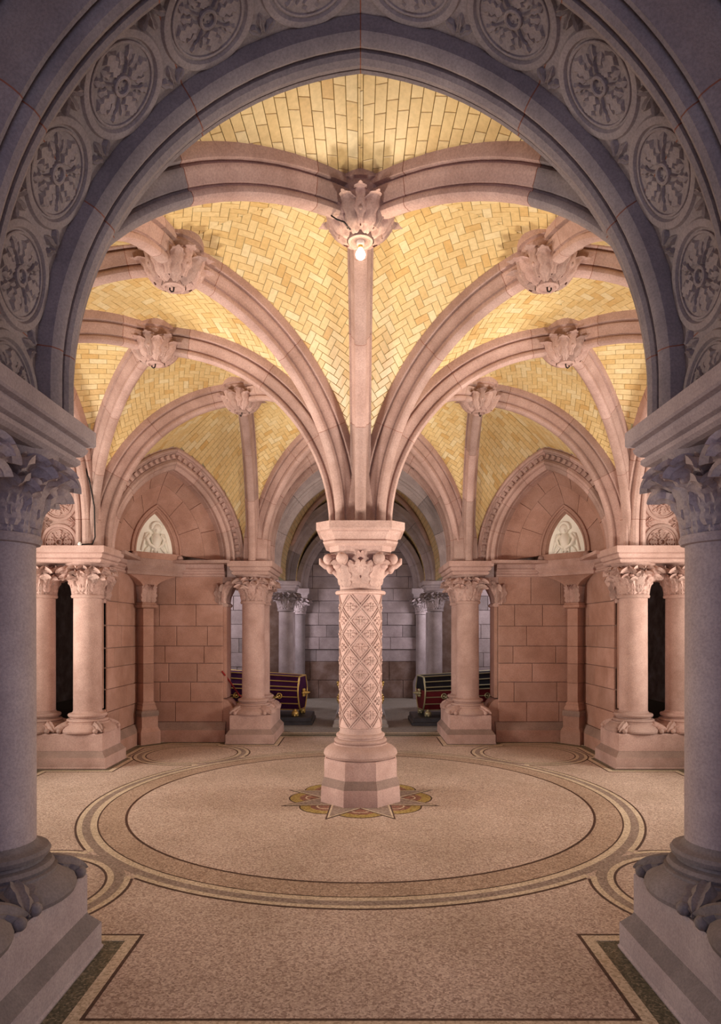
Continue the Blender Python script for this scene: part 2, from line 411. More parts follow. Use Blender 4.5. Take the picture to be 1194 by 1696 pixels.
for x, y, z in ri:
    if z < 0.01: outer.append((9 if x > 0 else -9, y, 0))
    elif abs(x) < 1e-6: outer.append((0, y, 6.8))
    else:
        k = min(9/abs(x), (6.8-2.5)/max(0.01, z-2.5)) if z > 2.5 else 9/abs(x)
        outer.append((x*k, y, 2.5+(z-2.5)*k if z > 2.5 else z))
fs = [(i, i+1, n+i+1, n+i) for i in range(n-1)]
wf.add(ri+outer, fs); wf.add([(x, y-0.2, z) for x, y, z in ri+outer], [f[::-1] for f in fs])
structure(wf.build('wall_front', 'grey'))
# the camera's own bay: pointed barrel of tile on side walls
def barrel(y0, y1, delta, name, mat, th=0.12):
    mb = MB()
    for sg in (1, -1):
        GA.segment(mb, [(y0, delta), (y1, delta), (y1, delta+th), (y0, delta+th)], 0, 1, sg, 20)
    return structure(mb.build(name, mat, smooth=30))
barrel(-10.2, -5.0, 0.36, 'ceiling', 'tile')
for sg, nm in ((-1, 'left'), (1, 'right')):
    mb = MB(); mb.box(min(sg*2.62, sg*2.9), max(sg*2.62, sg*2.9), -10.2, -5.45, 0, ZS); structure(mb.build('wall_front_'+nm, 'pink_wall'))

# ------------------------------------------------------------------ corner walls
COURSES = [(0.36, 0.73), (0.73, 1.10), (1.10, 1.45), (1.45, 1.77), (1.77, 2.14), (2.14, 2.54), (2.54, 3.06)]
def corner_walls(k, nm, stones=True):
    """L-shaped wall of the rear left corner, rotated k quarter turns clockwise"""
    root = empty('wall_corner_'+nm, (0, 0, 0), -k*PI/2); structure(root)
    a = T(0, 4.10, 0); b = T(-4.10, 0, 0) @ RZ(PI/2)          # local x of b runs along +y, face looks to +x
    mb = MB(); mb.box(-4.7, -2.56, 4.13, 4.66, 0, 3.06); mb.box(-4.66, -4.13, 2.56, 4.13, 0, 3.06)
    mb.box(-4.7, -2.62, 4.13, 4.66, 3.06, 3.32); mb.box(-4.66, -4.13, 2.62, 4.13, 3.06, 3.32)
    mb.build('backing', 'stain', root)
    if stones:
        ashlar(root, a, -4.10, -2.56, COURSES, (0.5, 0.85), seed=11+k)
        ashlar(root, b, 2.56, 4.10, COURSES, (0.5, 0.85), seed=31+k)
        # end faces of both wings (the jambs)
        for (m_, x0, x1) in ((T(-2.56, 0, 0) @ RZ(PI/2), 4.10, 4.66), (T(0, 2.56, 0), -4.66, -4.10)):
            for za, zb in COURSES:
                sb = MB(); stone_block(sb, m_, x0, x1, za, zb, 0.06); sb.build('stone', 'pink_wall', root)
    # chamfered base course, damp
    prof = [(0.0, 0.0), (-0.09, 0.0), (-0.09, 0.20), (-0.03, 0.27), (-0.02, 0.36), (0.0, 0.36)]
    sb = MB()
    pl = [(-2.50, 4.10), (-4.10, 4.10), (-4.10, 2.50)]
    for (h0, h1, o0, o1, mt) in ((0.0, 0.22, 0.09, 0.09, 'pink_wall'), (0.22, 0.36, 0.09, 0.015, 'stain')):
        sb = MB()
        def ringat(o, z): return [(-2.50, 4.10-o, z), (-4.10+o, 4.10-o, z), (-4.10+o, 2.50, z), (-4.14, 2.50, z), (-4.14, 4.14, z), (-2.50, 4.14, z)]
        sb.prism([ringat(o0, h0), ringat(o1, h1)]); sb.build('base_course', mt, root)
    # string course
    def ringat(o, z): return [(-2.52, 4.10-o, z), (-4.10+o, 4.10-o, z), (-4.10+o, 2.52, z), (-4.3, 2.52, z), (-4.3, 4.3, z), (-2.52, 4.3, z)]
    sb = MB(); sb.prism([ringat(o, z) for o, z in ((0.0, 3.05), (0.035, 3.07), (0.035, 3.095), (0.015, 3.11), (0.02, 3.14), (0.055, 3.165), (0.065, 3.19), (0.05, 3.20), (0.08, 3.215), (0.08, 3.325), (0.0, 3.325))])
    sb.build('string_course', 'pink', root)
    for mm in (Matrix.Identity(4), Matrix(((0, -1, 0, 0), (-1, 0, 0, 0), (0, 0, 1, 0), (0, 0, 0, 1)))):
        sb = MB(); sb.prism([[(-2.50, 4.2, z), (-4.1, 4.2, z), (-3.62, 3.86, z), (-2.36, 3.74, z)] for z in (3.28, 3.335)], mm); sb.build('ledge', 'pink', root)
    # rolled jamb feet and carved jamb capitals at the two wing ends
    for mm in (Matrix.Identity(4), Matrix(((0, -1, 0, 0), (-1, 0, 0, 0), (0, 0, 1, 0), (0, 0, 0, 1)))):
        jb = MB()
        arc = [(-2.56+0.22*math.sin(t)*1.0, 0.40+0.38*math.cos(t)) for t in [PI/2*i/8 for i in range(9)]]
        poly = [(-2.66, 0.78)]+arc+[(-2.34, 0.0), (-2.66, 0.0)]
        jb.prism([[(x, 4.125, z) for x, z in poly], [(x, 4.62, z) for x, z in poly]], mm)
        jb.build('jamb_foot', 'pink_wall', root)
        jc = MB(); jc.box(-2.60, -2.50, 4.16, 4.58, 0.80, 2.52, mm); jc.build('jamb_shaft', 'pink_wall', root)
        jc = MB(); jc.prism([[(x, y, z) for x, y in ((-2.62, 4.12), (-2.56+o, 4.12), (-2.56+o, 4.60), (-2.62, 4.60))] for o, z in ((0.07, 2.50), (0.09, 2.52), (0.09, 2.55), (0.05, 2.58), (0.07, 2.7), (0.14, 2.84), (0.24, 2.95), (0.24, 3.05))], mm)
        jc.build('jamb_capital', 'pink', root)
        for yy in (4.13, 4.3, 4.47):
            put('leaf', leaf('tall'), root, mm @ T(-2.53, yy, 2.57) @ RZ(-PI/2) @ SC(0.30, 0.30, 0.46))
        for sgn in (1,):
            put('leaf', leaf('wide'), root, mm @ T(-2.60, 4.10, 2.56) @ RZ(PI) @ SC(0.22, 0.18, 0.42))
    return root
corner_walls(0, 'rear_left'); corner_walls(1, 'rear_right')
corner_walls(2, 'front_right', False); corner_walls(3, 'front_left', False)

# corner pilaster with its flared corbel and shelf (local: diagonal frame, +y towards the corner)
DIAG = 3.15*math.sqrt(2)
def diag_frame(k): return -k*PI/2 + PI/4                   # rotation so local +y points into rear-left corner for k=0
def corner_pilaster(k, label):
    root = empty('corner_pilaster', (0, 0, 0), diag_frame(k)); tag(root, label, 'pilaster', 'corner pilasters')
    c = DIAG+1.10
    def sq(h, z, y0=0.0): return [(-h, c-h+y0, z), (h, c-h+y0, z), (h, c+0.26, z), (-h, c+0.26, z)]
    sb = MB(); sb.prism([sq(h, z) for h, z in ((0.19, 0.0), (0.19, 0.22), (0.155, 0.30), (0.155, 0.50))]); sb.build('plinth', 'pink_wall', root)
    sb = MB(); sb.prism([sq(h, z) for h, z in ((0.165, 0.50), (0.17, 0.56), (0.16, 0.60))]); sb.build('plinth_top', 'stain', root)
    sb = MB(); sb.prism([sq(h, z) for h, z in ((0.135, 0.60), (0.145, 0.63), (0.135, 0.66), (0.12, 0.70), (0.125, 0.72), (0.105, 0.76))]); sb.build('base', 'pink_wall', root)
    for za, zb in ((0.76, 1.10), (1.10, 1.45), (1.45, 1.77), (1.77, 2.14), (2.14, 2.46)):
        sb = MB(); sb.prism([sq(0.10, za+0.003), sq(0.10, zb-0.003)]); sb.build('stone', 'pink_wall', root)
    sb = MB(); sb.prism([sq(h, z) for h, z in ((0.10, 2.46), (0.15, 2.48), (0.155, 2.52), (0.135, 2.54), (0.14, 2.56), (0.11, 2.57))]); sb.build('necking', 'pink_wall', root)
    cap = MB(); cap.prism([sq(h, z) for h, z in ((0.095, 2.57), (0.10, 2.70), (0.13, 2.80), (0.15, 2.86))]); cap = cap.build('capital', 'pink', root)
    for x, a in ((-0.08, 0.6), (0.08, -0.6), (0.0, 0.0)):
        put('leaf', leaf('tall'), cap, T(x, c-0.10, 2.57) @ RZ(PI+a*0.6) @ SC(0.20, 0.2, 0.36))
    sb = MB(); rings = []
    for i in range(7):
        t = i/6; h = 0.12+0.40*t**2.2; z = 2.82+0.25*t
        rings.append([(-h, c-0.14-0.16*t**2, z), (h, c-0.14-0.16*t**2, z), (h+0.01, c+0.3, z), (-h-0.01, c+0.3, z)])
    sb.prism(rings); sb.build('corbel', 'pink_wall', root)
    sb = MB()
    sb.prism([[(-w_, c-0.36-o, z), (w_, c-0.36-o, z), (w_+0.3, c+0.3, z), (-w_-0.3, c+0.3, z)] for w_, o, z in ((0.52, 0, 3.05), (0.54, 0.03, 3.09), (0.52, 0.01, 3.13), (0.56, 0.05, 3.18), (0.58, 0.07, 3.21), (0.58, 0.07, 3.33))])
    sb.build('shelf', 'pink', root)
    return root
corner_pilaster(0, 'slim corner pilaster under the shelf of the left cream relief')
corner_pilaster(1, 'slim corner pilaster under the shelf of the right cream relief')

# ------------------------------------------------------------------ blind arches, squinches, reliefs
BA = Pointed(0.55, ZS, 1.60, ZS)
BPROF = [(0.0, 0.42), (0.0, 0.34), (-0.035, 0.33), (-0.05, 0.305), (-0.035, 0.28), (0.0, 0.27), (0.01, 0.255), (0.03, 0.25), (0.03, 0.165), (0.01, 0.16), (0.0, 0.145), (-0.02, 0.12), (-0.015, 0.085), (0.01, 0.07), (0.035, 0.07), (0.045, 0.03), (0.07, 0.005), (0.11, 0.0), (0.15, 0.02), (0.16, 0.0), (0.36, 0.0), (0.36, 0.42)]
RF = Pointed(0.545, 3.44, 0.895, 3.44)
def blind_arch(k, label=None, idx=0):
    root = empty('blind_arch' if label else 'trim_%d' % idx, (0, 0, 0), diag_frame(k))
    if label: tag(root, label, 'arch', 'corner arches with dentils')
    else: structure(root)
    for sg in (1, -1):
        cuts = [0, 0.27, 0.52, 0.78, 1.0]
        for a in cuts[1:-1]:
            mb = MB(); BA.segment(mb, [(DIAG+d, e) for d, e in BPROF], a-0.0011, a+0.0011, sg, 1); mb.build('joint_mortar', 'joint', root)
        for a, b in zip(cuts, cuts[1:]):
            mb = MB(); BA.segment(mb, [(DIAG+d, e) for d, e in BPROF], a+0.0012, b-0.0012, sg, 6); mb.build('voussoir', 'pink', root, 35)
    mb = MB()
    for sg in (1, -1):
        for i in range(20):
            f = (i+0.5)/20; x, z = BA.point(f, 0.207)
            x2, z2 = BA.point(f+0.01, 0.207); a = math.atan2(z2-z, sg*(x2-x))
            m_ = T(sg*x, DIAG+0.012, z) @ RY(-a)
            mb.box(-0.027, 0.027, -0.022, 0.03, -0.034, 0.034, m_)
    stuff(mb.build('dentil', 'pink', root))
    if not label: return root
    # squinch stones between the arch and the relief frame
    for sg in (1, -1):
        cols = [0, 0.30, 0.58, 0.82, 1.0]
        for ri_, (q0, q1) in enumerate(((0.0, 0.55), (0.55, 1.0))):
            cc = cols if ri_ == 0 else [0, 0.36, 0.7, 1.0]
            for a, b in zip(cc, cc[1:]):
                mb = MB(); rows = []
                for th in (0.0, 0.06):
                    for k2 in range(4):
                        q = q0+(q1-q0)*k2/3
                        q = min(max(q, q0+0.006), q1-0.006)
                        row = []
                        for j in range(5):
                            f = a+0.003+(b-a-0.006)*j/4
                            x0, z0 = BA.point(f, 0.10); x1, z1 = RF.point(f, 0.10)
                            z0 = max(z0, 3.34); bulge = 0.07*math.sin(PI*q)
                            ct = Vector((0, 0, 3.5)); P = Vector((x0+(x1-x0)*q, 0, z0+(z1-z0)*q))
                            dr = (P-ct).normalized()
                            P += dr*(bulge+th)
                            row.append((sg*P.x, DIAG+0.16+(0.57)*q, P.z))
                        rows.append(row)
                vs = [p for r in rows for p in r]; fs = []; m5 = 20
                for r in range(3):
                    for j in range(4):
                        i0 = r*5+j; fs.append((i0, i0+1, i0+6, i0+5)); fs.append((m5+i0, m5+i0+5, m5+i0+6, m5+i0+1))
                for j in range(4):
                    fs.append((j, m5+j, m5+j+1, j+1)); fs.append((15+j, 16+j, m5+16+j, m5+15+j))
                for r in range(3):
                    fs.append((r*5, r*5+5, m5+r*5+5, m5+r*5)); fs.append((r*5+4, m5+r*5+4, m5+r*5+9, r*5+9))
                mb.add(vs, fs); mb.build('stone', 'pink_wall', root, 25)
    mb = MB()
    for sg in (1, -1):
        rows = []
        for q in (0.0, 0.25, 0.5, 0.75, 1.0):
            for j in range(13):
                f = j/12; x0, z0 = BA.point(f, 0.10); x1, z1 = RF.point(f, 0.10); P = Vector((x0+(x1-x0)*q, 0, z0+(z1-z0)*q)); P += (P-Vector((0, 0, 3.5))).normalized()*(0.03+0.07*math.sin(PI*q))
                rows.append((sg*P.x, DIAG+0.16+0.57*q, P.z))
        n_ = len(mb.v); mb.add(rows, [(k2*13+i, k2*13+i+1, k2*13+i+14, k2*13+i+13) for k2 in range(4) for i in range(12)])
    mb.build('joint_mortar', 'joint', root)
    mb = MB()                                           # moulded frame round the relief
    fp = [(0.0, 0.14), (-0.05, 0.13), (-0.05, 0.10), (-0.02, 0.095), (-0.015, 0.07), (-0.03, 0.055), (-0.02, 0.03), (0.02, 0.02), (0.05, 0.0), (0.10, 0.0), (0.10, 0.14)]
    for sg in (1, -1): RF.segment(mb, [(DIAG+0.72+d, e) for d, e in fp], 0, 1, sg, 12)
    mb.box(-0.46, 0.46, DIAG+0.66, DIAG+0.86, 3.33, 3.44); mb.build('relief_frame', 'pink_wall', root, 30)
    for sx in (-0.44, 0.44):
        mb = MB(); mb.sphere((sx, DIAG+0.66, 3.37), 0.06, 10, 6); mb.build('stop', 'pink', root, 60)
    return root
blind_arch(0, 'pointed blind arch with dentils around the left cream relief')
blind_arch(1, 'pointed blind arch with dentils around the right cream relief')
blind_arch(2, None, 2); blind_arch(3, None, 3)

def relief(k, label, flip):
    root = empty('relief_panel', (0, 0, 0), diag_frame(k)); root.location = RZ(diag_frame(k)) @ Vector((0, DIAG+0.77, 3.44))
    tag(root, label, 'relief')
    mb = MB()
    for sg in (1, -1):
        pts = [RF.point(i/12, 0.01) for i in range(13)]
        ringp = [(0, 3.435)]+pts
        A = [(sg*x, 0.0, z-3.44) for x, z in ringp]; B = [(sg*x, 0.06, z-3.44) for x, z in ringp]
        if sg < 0: A, B = A[::-1], B[::-1]
        mb.prism([A, B])
    mb.build('panel', 'plaster', root)
    s = flip
    mb = MB(); mb.sphere((0.03*s, -0.03, 0.44), 0.085, 14, 8, (1.0, 0.7, 1.1)); 
    mb.sphere((-0.005*s, -0.075, 0.40), 0.022, 8, 5, (0.8, 1, 1.5)); mb.build('head', 'plaster', root, 60)
    mb = MB()
    for i in range(30):                                # curly hair
        a = PI*(-0.05+1.1*i/29); rr = 0.10 if i % 2 else 0.085
        mb.sphere((0.03*s+rr*math.cos(a), -0.03, 0.455+rr*math.sin(a)), 0.026, 6, 4)
    mb.build('hair', 'plaster', root, 60)
    mb = MB()
    mb.tube([(0.03*s, -0.01, 0.36), (0.02*s, -0.03, 0.26), (0, -0.03, 0.13), (0, 0.0, 0.02)], [0.05, 0.10, 0.075, 0.03], 12); mb.build('torso', 'plaster', root, 60)
    for q in (1, -1):
        mb = MB(); mb.tube([(q*0.10, -0.02, 0.33), (q*0.17, -0.04, 0.25), (q*0.12, -0.06, 0.15), (q*0.02, -0.07, 0.09)], [0.035, 0.034, 0.028, 0.022], 8); mb.build('arm', 'plaster', root, 60)
        for j in range(5):                              # wing feathers
            x0 = q*(0.10+0.012*j); mb = MB()
            mb.tube([(x0, 0.0, 0.37-0.02*j), (x0+q*0.07, -0.012, 0.34-0.045*j), (x0+q*(0.11), -0.005, 0.22-0.05*j+0.02), (x0+q*0.10, 0.0, 0.12-0.02*j)], [0.012, 0.024, 0.020, 0.008], 6)
            mb.build('feather', 'plaster', root, 60)
    for j in range(4):
        mb = MB(); x = -0.16+0.105*j
        mb.tube([(x*0.6, -0.02, 0.14), (x, -0.02, 0.07), (x*1.3, 0.0, 0.01)], [0.018, 0.022, 0.012], 6); mb.build('drapery_fold', 'plaster', root, 60)
relief(0, 'cream pointed relief of a winged figure in the left corner arch', 1)
relief(1, 'cream pointed relief of a curly-haired figure in the right corner arch', -1)

# ------------------------------------------------------------------ great arches with medallions
GPROF = [(0.0, 0.50), (0.0, 0.11), (0.015, 0.07), (0.04, 0.05), (0.065, 0.052), (0.075, 0.085), (0.092, 0.085), (0.10, 0.045), (0.12, 0.014), (0.16, 0.0), (0.20, 0.010), (0.218, 0.03), (0.222, 0.068), (0.24, 0.068), (0.246, 0.03), (0.27, 0.018), (0.30, 0.028), (0.33, 0.06), (0.34, 0.145),
         (0.88, 0.145), (0.885, 0.10), (0.90, 0.07), (0.93, 0.055), (0.955, 0.062), (0.965, 0.115), (0.985, 0.115), (0.99, 0.055), (1.02, 0.04), (1.055, 0.052), (1.068, 0.08), (1.073, 0.135), (1.093, 0.135), (1.098, 0.09), (1.12, 0.092), (1.14, 0.125), (1.15, 0.17), (1.15, 0.50)]
RB_ = GA.r+0.145
def bend(a, b, h): return (RB_*0+(RB_-h)*math.cos(a/RB_), b, (RB_-h)*math.sin(a/RB_))
def bend2(v, k=0.75):                                    # flatten the relief a little
    R = math.hypot(v[0], v[2]); f = (RB_-(RB_-R)*k)/R; return (v[0]*f, v[1], v[2]*f)
def medallion_mesh():
    mb = MB()
    def ringrelief(r, wd, h, seg=40):
        rows = []
        for k in range(seg):
            t = 2*PI*k/seg; rows.append([bend(rr*math.cos(t), rr*math.sin(t), hh) for rr, hh in ((r-wd, -0.004), (r-wd*0.6, h*0.8), (r, h), (r+wd*0.6, h*0.8), (r+wd, -0.004))])
        vs = [p for r_ in rows for p in r_]; fs = []
        for k in range(seg):
            for j in range(4): a = k*5+j; b = ((k+1) % seg)*5+j; fs.append((a, b, b+1, a+1))
        mb.add(vs, fs)
    ringrelief(0.258, 0.030, 0.030); ringrelief(0.212, 0.010, 0.016); ringrelief(0.046, 0.014, 0.030, 20)
    def blade(r0, r1, ang, prof, h):
        """domed lobed relief leaf: prof = half width at steps"""
        n = len(prof)-1; vs = []; fs = []
        for k, hw in enumerate(prof):
            r = r0+(r1-r0)*k/n
            for u, hh in ((-1, -0.003), (-0.55, h*0.85), (0, h*0.55), (0.55, h*0.85), (1, -0.003)):
                x, y = r, u*hw
                vs.append(bend(x*math.cos(ang)-y*math.sin(ang), x*math.sin(ang)+y*math.cos(ang), hh if 0 < k < n else -0.003))
        for k in range(n):
            for j in range(4): a = k*5+j; fs.append((a, a+5, a+6, a+1))
        mb.add(vs, fs)
    for q in range(4):
        a = PI/2*q
        blade(0.05, 0.205, a, (0.008, 0.020, 0.055, 0.030, 0.068, 0.038, 0.060, 0.025, 0.006), 0.028)
        blade(0.09, 0.17, a+0.45, (0.006, 0.026, 0.018, 0.03, 0.004), 0.022); blade(0.09, 0.17, a-0.45, (0.006, 0.026, 0.018, 0.03, 0.004), 0.022)
        blade(0.05, 0.20, a+PI/4, (0.009, 0.007, 0.007, 0.007, 0.009, 0.03, 0.02, 0.03, 0.003), 0.026)
        blade(0.012, 0.036, a, (0.002, 0.008, 0.001), 0.02)
    mb.v = [bend2(v) for v in mb.v]; return mb.mesh('medallion', 'pink', 40)
def spandrel_mesh(sg):
    mb = MB()
    def blade(cx, cy, L, ang, hw, h):
        pr = (0.2, 0.8, 0.55, 1.0, 0.6, 0.1); n = 5; vs = []; fs = []
        for k, f in enumerate(pr):
            r = L*k/n
            for u, hh in ((-1, -0.003), (-0.5, h), (0, h*0.5), (0.5, h), (1, -0.003)):
                x, y = r, u*hw*f
                vs.append(bend(cx+x*math.cos(ang)-y*math.sin(ang), cy+x*math.sin(ang)+y*math.cos(ang), hh if 0 < k < n else -0.003))
        for k in range(n):
            for j in range(4): a = k*5+j; fs.append((a, a+5, a+6, a+1))
        mb.add(vs, fs)
    for da, L in ((0, 0.13), (0.85, 0.12), (-0.85, 0.12)):
        blade(0, sg*0.235, L, -sg*PI/2+da, 0.030, 0.026)
    return mb.mesh('leaf_ornament', 'pink', 40)
MEDAL = medallion_mesh(); MEDAL_V = MEDAL.copy(); MEDAL_V.materials[0] = M['violet']; SPAND = (spandrel_mesh(1), spandrel_mesh(-1)); SPAND_V = tuple(m_.copy() for m_ in SPAND)
for m_ in SPAND_V: m_.materials[0] = M['violet']
def great_arch(rz, label, mat='pink'):
    R = RZ(rz); root = empty('great_arch', R @ Vector((0, 3.82 if abs(rz) > 3 else 3.97, 0)), rz)
    tag(root, label, 'arch', 'great moulded arches with leaf medallions')
    L0 = (GA.z0-GA.zs)/GA.length(); th = math.acos(GA.c/GA.r)
    def f_of(deg): return L0+(1-L0)*math.radians(deg)/th
    cuts = [0, f_of(5), f_of(29), f_of(53), 1.0]
    for sg in (1, -1):
        for a in cuts[1:]:
            mb = MB(); GA.segment(mb, GPROF, a-0.0011, min(1, a+0.0011), sg, 1); mb.build('joint_mortar', 'joint', root)
        for a, b in zip(cuts, cuts[1:]):
            mb = MB(); GA.segment(mb, GPROF, a+(0.0012 if a else 0), b-0.0012, sg, 8 if b-a > 0.1 else 3); mb.build('voussoir', mat, root, 32)
        for k in range(-1, 5):
            t = math.radians(12+16*k); ang = -t if sg > 0 else -(PI-t)
            put('medallion', MEDAL if mat == 'pink' else MEDAL_V, root, T(-sg*GA.c, 0.61, GA.z0) @ RY(ang) @ SC(1.0, 1.0, 1.0))
            if k < 4:
                t2 = math.radians(12+16*k+8); ang = -t2 if sg > 0 else -(PI-t2)
                for sp in (SPAND if mat == 'pink' else SPAND_V): put('leaf_ornament', sp, root, T(-sg*GA.c, 0.61, GA.z0) @ RY(ang))
    return root
great_arch(PI, 'nearest great pointed arch framing the whole view, grey-violet with leaf medallions', 'violet')
ga_rear = great_arch(0, 'great pointed arch opening to the coffins behind the central column'); ga_rear.scale = (0.945, 1, 1)
great_arch(PI/2, 'great pointed arch of the left opening, its medallions above the left paired columns')
great_arch(-PI/2, 'great pointed arch of the right opening, its medallions above the right paired columns')

# ------------------------------------------------------------------ paired-column piers
def base_profile(r): return [(r*2.02, 0.515), (r*2.06, 0.54), (r*2.0, 0.575), (r*1.7, 0.625), (r*1.54, 0.645), (r*1.54, 0.662), (r*1.42, 0.667), (r*1.47, 0.685), (r*1.40, 0.705), (r*1.22, 0.712), (r*1.18, 0.728), (r*1.33, 0.740), (r*1.38, 0.765), (r*1.32, 0.785), (r*1.14, 0.795), (r*1.08, 0.80), (r*1.03, 0.815), (r, 0.83)]
UPY = Matrix(((-1, 0, 0, 0), (0, 0, 1, 0), (0, 1, 0, 0), (0, 0, 0, 1)))      # leaf growing outward with its face up
def capital(root, x, y, r, z0, z1, big=False, seed=1, mat='pink'):
    rnd = random.Random(seed); H = z1-z0
    mb = MB(); mb.lathe([(r*1.02, z0-0.05), (r*1.14, z0-0.045), (r*1.19, z0-0.02), (r*1.14, z0+0.005), (r*1.0, z0+0.012)], 28, T(x, y, 0)); mb.build('necking', mat, root, 40)
    mb = MB(); mb.lathe([(r*0.98, z0), (r*1.0, z0+H*0.35), (r*1.1, z0+H*0.6), (r*1.35, z0+H*0.85), (r*1.65, z1)], 28); cap = mb.build('capital', mat, root, 40, T(x, y, 0))
    for i in range(8):
        a = 2*PI*i/8+PI/8
        place_leaf(cap, 'low', r*1.0, a, z0+0.005, H*0.46, 0.02, wide=0.66, mat=mat); place_leaf(cap, 'low', r*0.985, a+PI/8, z0+0.003, H*0.30, 0.02, wide=0.55, mat=mat)
        place_leaf(cap, 'tall', r*1.0, a+PI/8, z0+H*0.10, H*0.78, 0.06, wide=0.95, mat=mat)
        place_leaf(cap, 'tall', r*1.06, a, z0+H*0.42, H*0.62, 0.30, wide=1.05, mat=mat); place_leaf(cap, 'wide', r*1.2, a+PI/8, z0+H*0.66, H*0.36, 0.35, wide=0.9, mat=mat)
    for i in range(4):                                   # bunched corner leaves under the abacus horns
        a = PI/4+PI/2*i
        for da, zz, s_, ti in ((-0.34, 0.50, 0.50, 0.42), (0.34, 0.50, 0.50, 0.42), (0.0, 0.58, 0.56, 0.62), (0.0, 0.34, 0.50, 0.40), (0.2, 0.36, 0.42, 0.5)):
            place_leaf(cap, 'wide', r*1.05, a+da, z0+H*zz, H*s_, ti, wide=0.85, roll=-da*1.2, mat=mat)
        for q, rr, zz, sz in ((0.33, 1.62, 0.56, 0.085), (-0.45, 1.45, 0.66, 0.075)):
            fr = MB(); fr.sphere((r*rr*math.cos(a+q), r*rr*math.sin(a+q), z0+H*zz), H*sz, 10, 6); fr.build('fruit', mat, cap, 60)
    st = MB()
    for i in range(8):
        a = 2*PI*i/8+0.2
        st.tube([((r*1.03+q*r*0.35)*math.cos(a+w_), (r*1.03+q*r*0.35)*math.sin(a+w_), z0+H*(0.15+0.7*t)) for t, w_, q in ((0, 0, 0), (0.4, 0.05, 0.08), (0.7, 0.18, 0.4), (1, 0.4, 1.0))], H*0.035, 6)
    st.build('stem', mat, cap, 60)
    return cap
def paired_pier(corner, label, mat='pink', dark='stain', bmat='pink'):
    """local frame: first column at the origin, second 0.72 m along +y (away from the room)"""
    (px, py), rz = corner
    root = empty('paired_column_pier', (px, py, 0), rz); tag(root, label, 'column pair', 'paired columns at the openings')
    r = 0.208
    def blk(o, z, y0=-0.34, y1=1.06): return [(-0.34-o, y0-o, z), (0.34+o, y0-o, z), (0.34+o, y1+o, z), (-0.34-o, y1+o, z)]
    mb = MB(); mb.prism([blk(o, z) for o, z in ((0.10, 0.0), (0.105, 0.015), (0.095, 0.03), (0.095, 0.17))]); mb.build('plinth', mat, root)
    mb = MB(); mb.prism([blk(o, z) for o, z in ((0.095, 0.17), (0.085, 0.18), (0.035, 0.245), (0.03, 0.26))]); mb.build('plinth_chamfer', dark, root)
    mb = MB(); mb.prism([blk(o, z) for o, z in ((0.03, 0.26), (0.03, 0.50), (0.018, 0.518))]); mb.build('plinth', mat, root)
    mb = MB(); mb.prism([blk(o, z) for o, z in ((-0.05, 3.07), (-0.02, 3.08), (0.0, 3.10), (0.0, 3.125), (-0.02, 3.13), (-0.02, 3.14), (0.01, 3.15), (0.03, 3.18), (0.035, 3.20), (0.025, 3.205), (0.025, 3.215), (0.06, 3.222), (0.07, 3.235), (0.07, 3.32))]); mb.build('abacus', mat, root)
    for i, y in enumerate((0.0, 0.72)):
        mb = MB(); mb.lathe(base_profile(r), 36, T(0, y, 0)); bs = mb.build('base', bmat, root, 35)
        for q in range(4):
            a = PI/4+PI/2*q
            put('leaf', leaf('spur', bmat), bs, T(0, y, 0) @ RZ(a-PI/2) @ T(0, r*1.38, 0.655) @ UPY @ RX(0.22) @ SC(0.21, 0.24, 0.25))
            for da in (-0.16, 0.13):
                mb = MB(); mb.sphere((0.455*math.cos(a+da), y+0.455*math.sin(a+da), 0.553), 0.038, 10, 6); mb.build('fruit', bmat, bs, 60)
        mb = MB(); mb.lathe([(r, 0.825), (r*1.0, 1.2), (r*0.985, 2.55)], 40, T(0, y, 0)); mb.build('shaft', mat, root, 40)
        capital(root, 0, y, r*0.97, 2.60, 3.08, True, i, mat)
    mb = MB(); mb.box(-0.13, 0.13, 0.20, 0.52, 2.90, 3.09); br = mb.build('capital_bridge', mat, root)
    for sx in (-1, 1):
        for y_, rl in ((0.28, 0.5), (0.44, -0.5), (0.36, 0)):
            put('leaf', leaf('wide', mat), br, T(sx*0.13, y_, 2.84) @ RZ(-sx*PI/2) @ RY(rl) @ SC(0.17, 0.17, 0.24))
    return root
QX, QY, QF, QB = 2.08, 4.22, 2.11, 2.01
PIERS = {'FL': ((-QF, -QY), PI), 'FR': ((QF, -QY), PI), 'LN': ((-QY, -QX), PI/2), 'LR': ((-QY, QX), PI/2), 'RN': ((QY, -QX), -PI/2), 'RR': ((QY, QX), -PI/2), 'BL': ((-QB, QY), 0), 'BR': ((QB, QY), 0)}
LBL = {'FL': 'large grey-violet column with carved capital and tall plinth at left picture edge', 'FR': 'large grey-violet column with carved capital and tall plinth at right picture edge',
       'LN': 'paired columns hidden behind the left foreground column', 'RN': 'paired columns hidden behind the right foreground column',
       'LR': 'pink paired columns on one plinth left of the left cream relief', 'RR': 'pink paired columns on one plinth right of the right cream relief',
       'BL': 'pink column in front of the purple coffin, left of the central column', 'BR': 'pink column in front of the maroon coffin, right of the central column'}
for k, c in PIERS.items():
    if k in ('LN', 'RN'):
        o = paired_pier(c, LBL[k]); o.name = 'trim_%d' % (4 if k == 'LN' else 5)
        for kk in ('label', 'category', 'group'): del o[kk]
        structure(o)
    elif k in ('FL', 'FR'): paired_pier(c, LBL[k], 'violet_daylit', 'violet_dark', 'violet_dark')
    else: paired_pier(c, LBL[k])

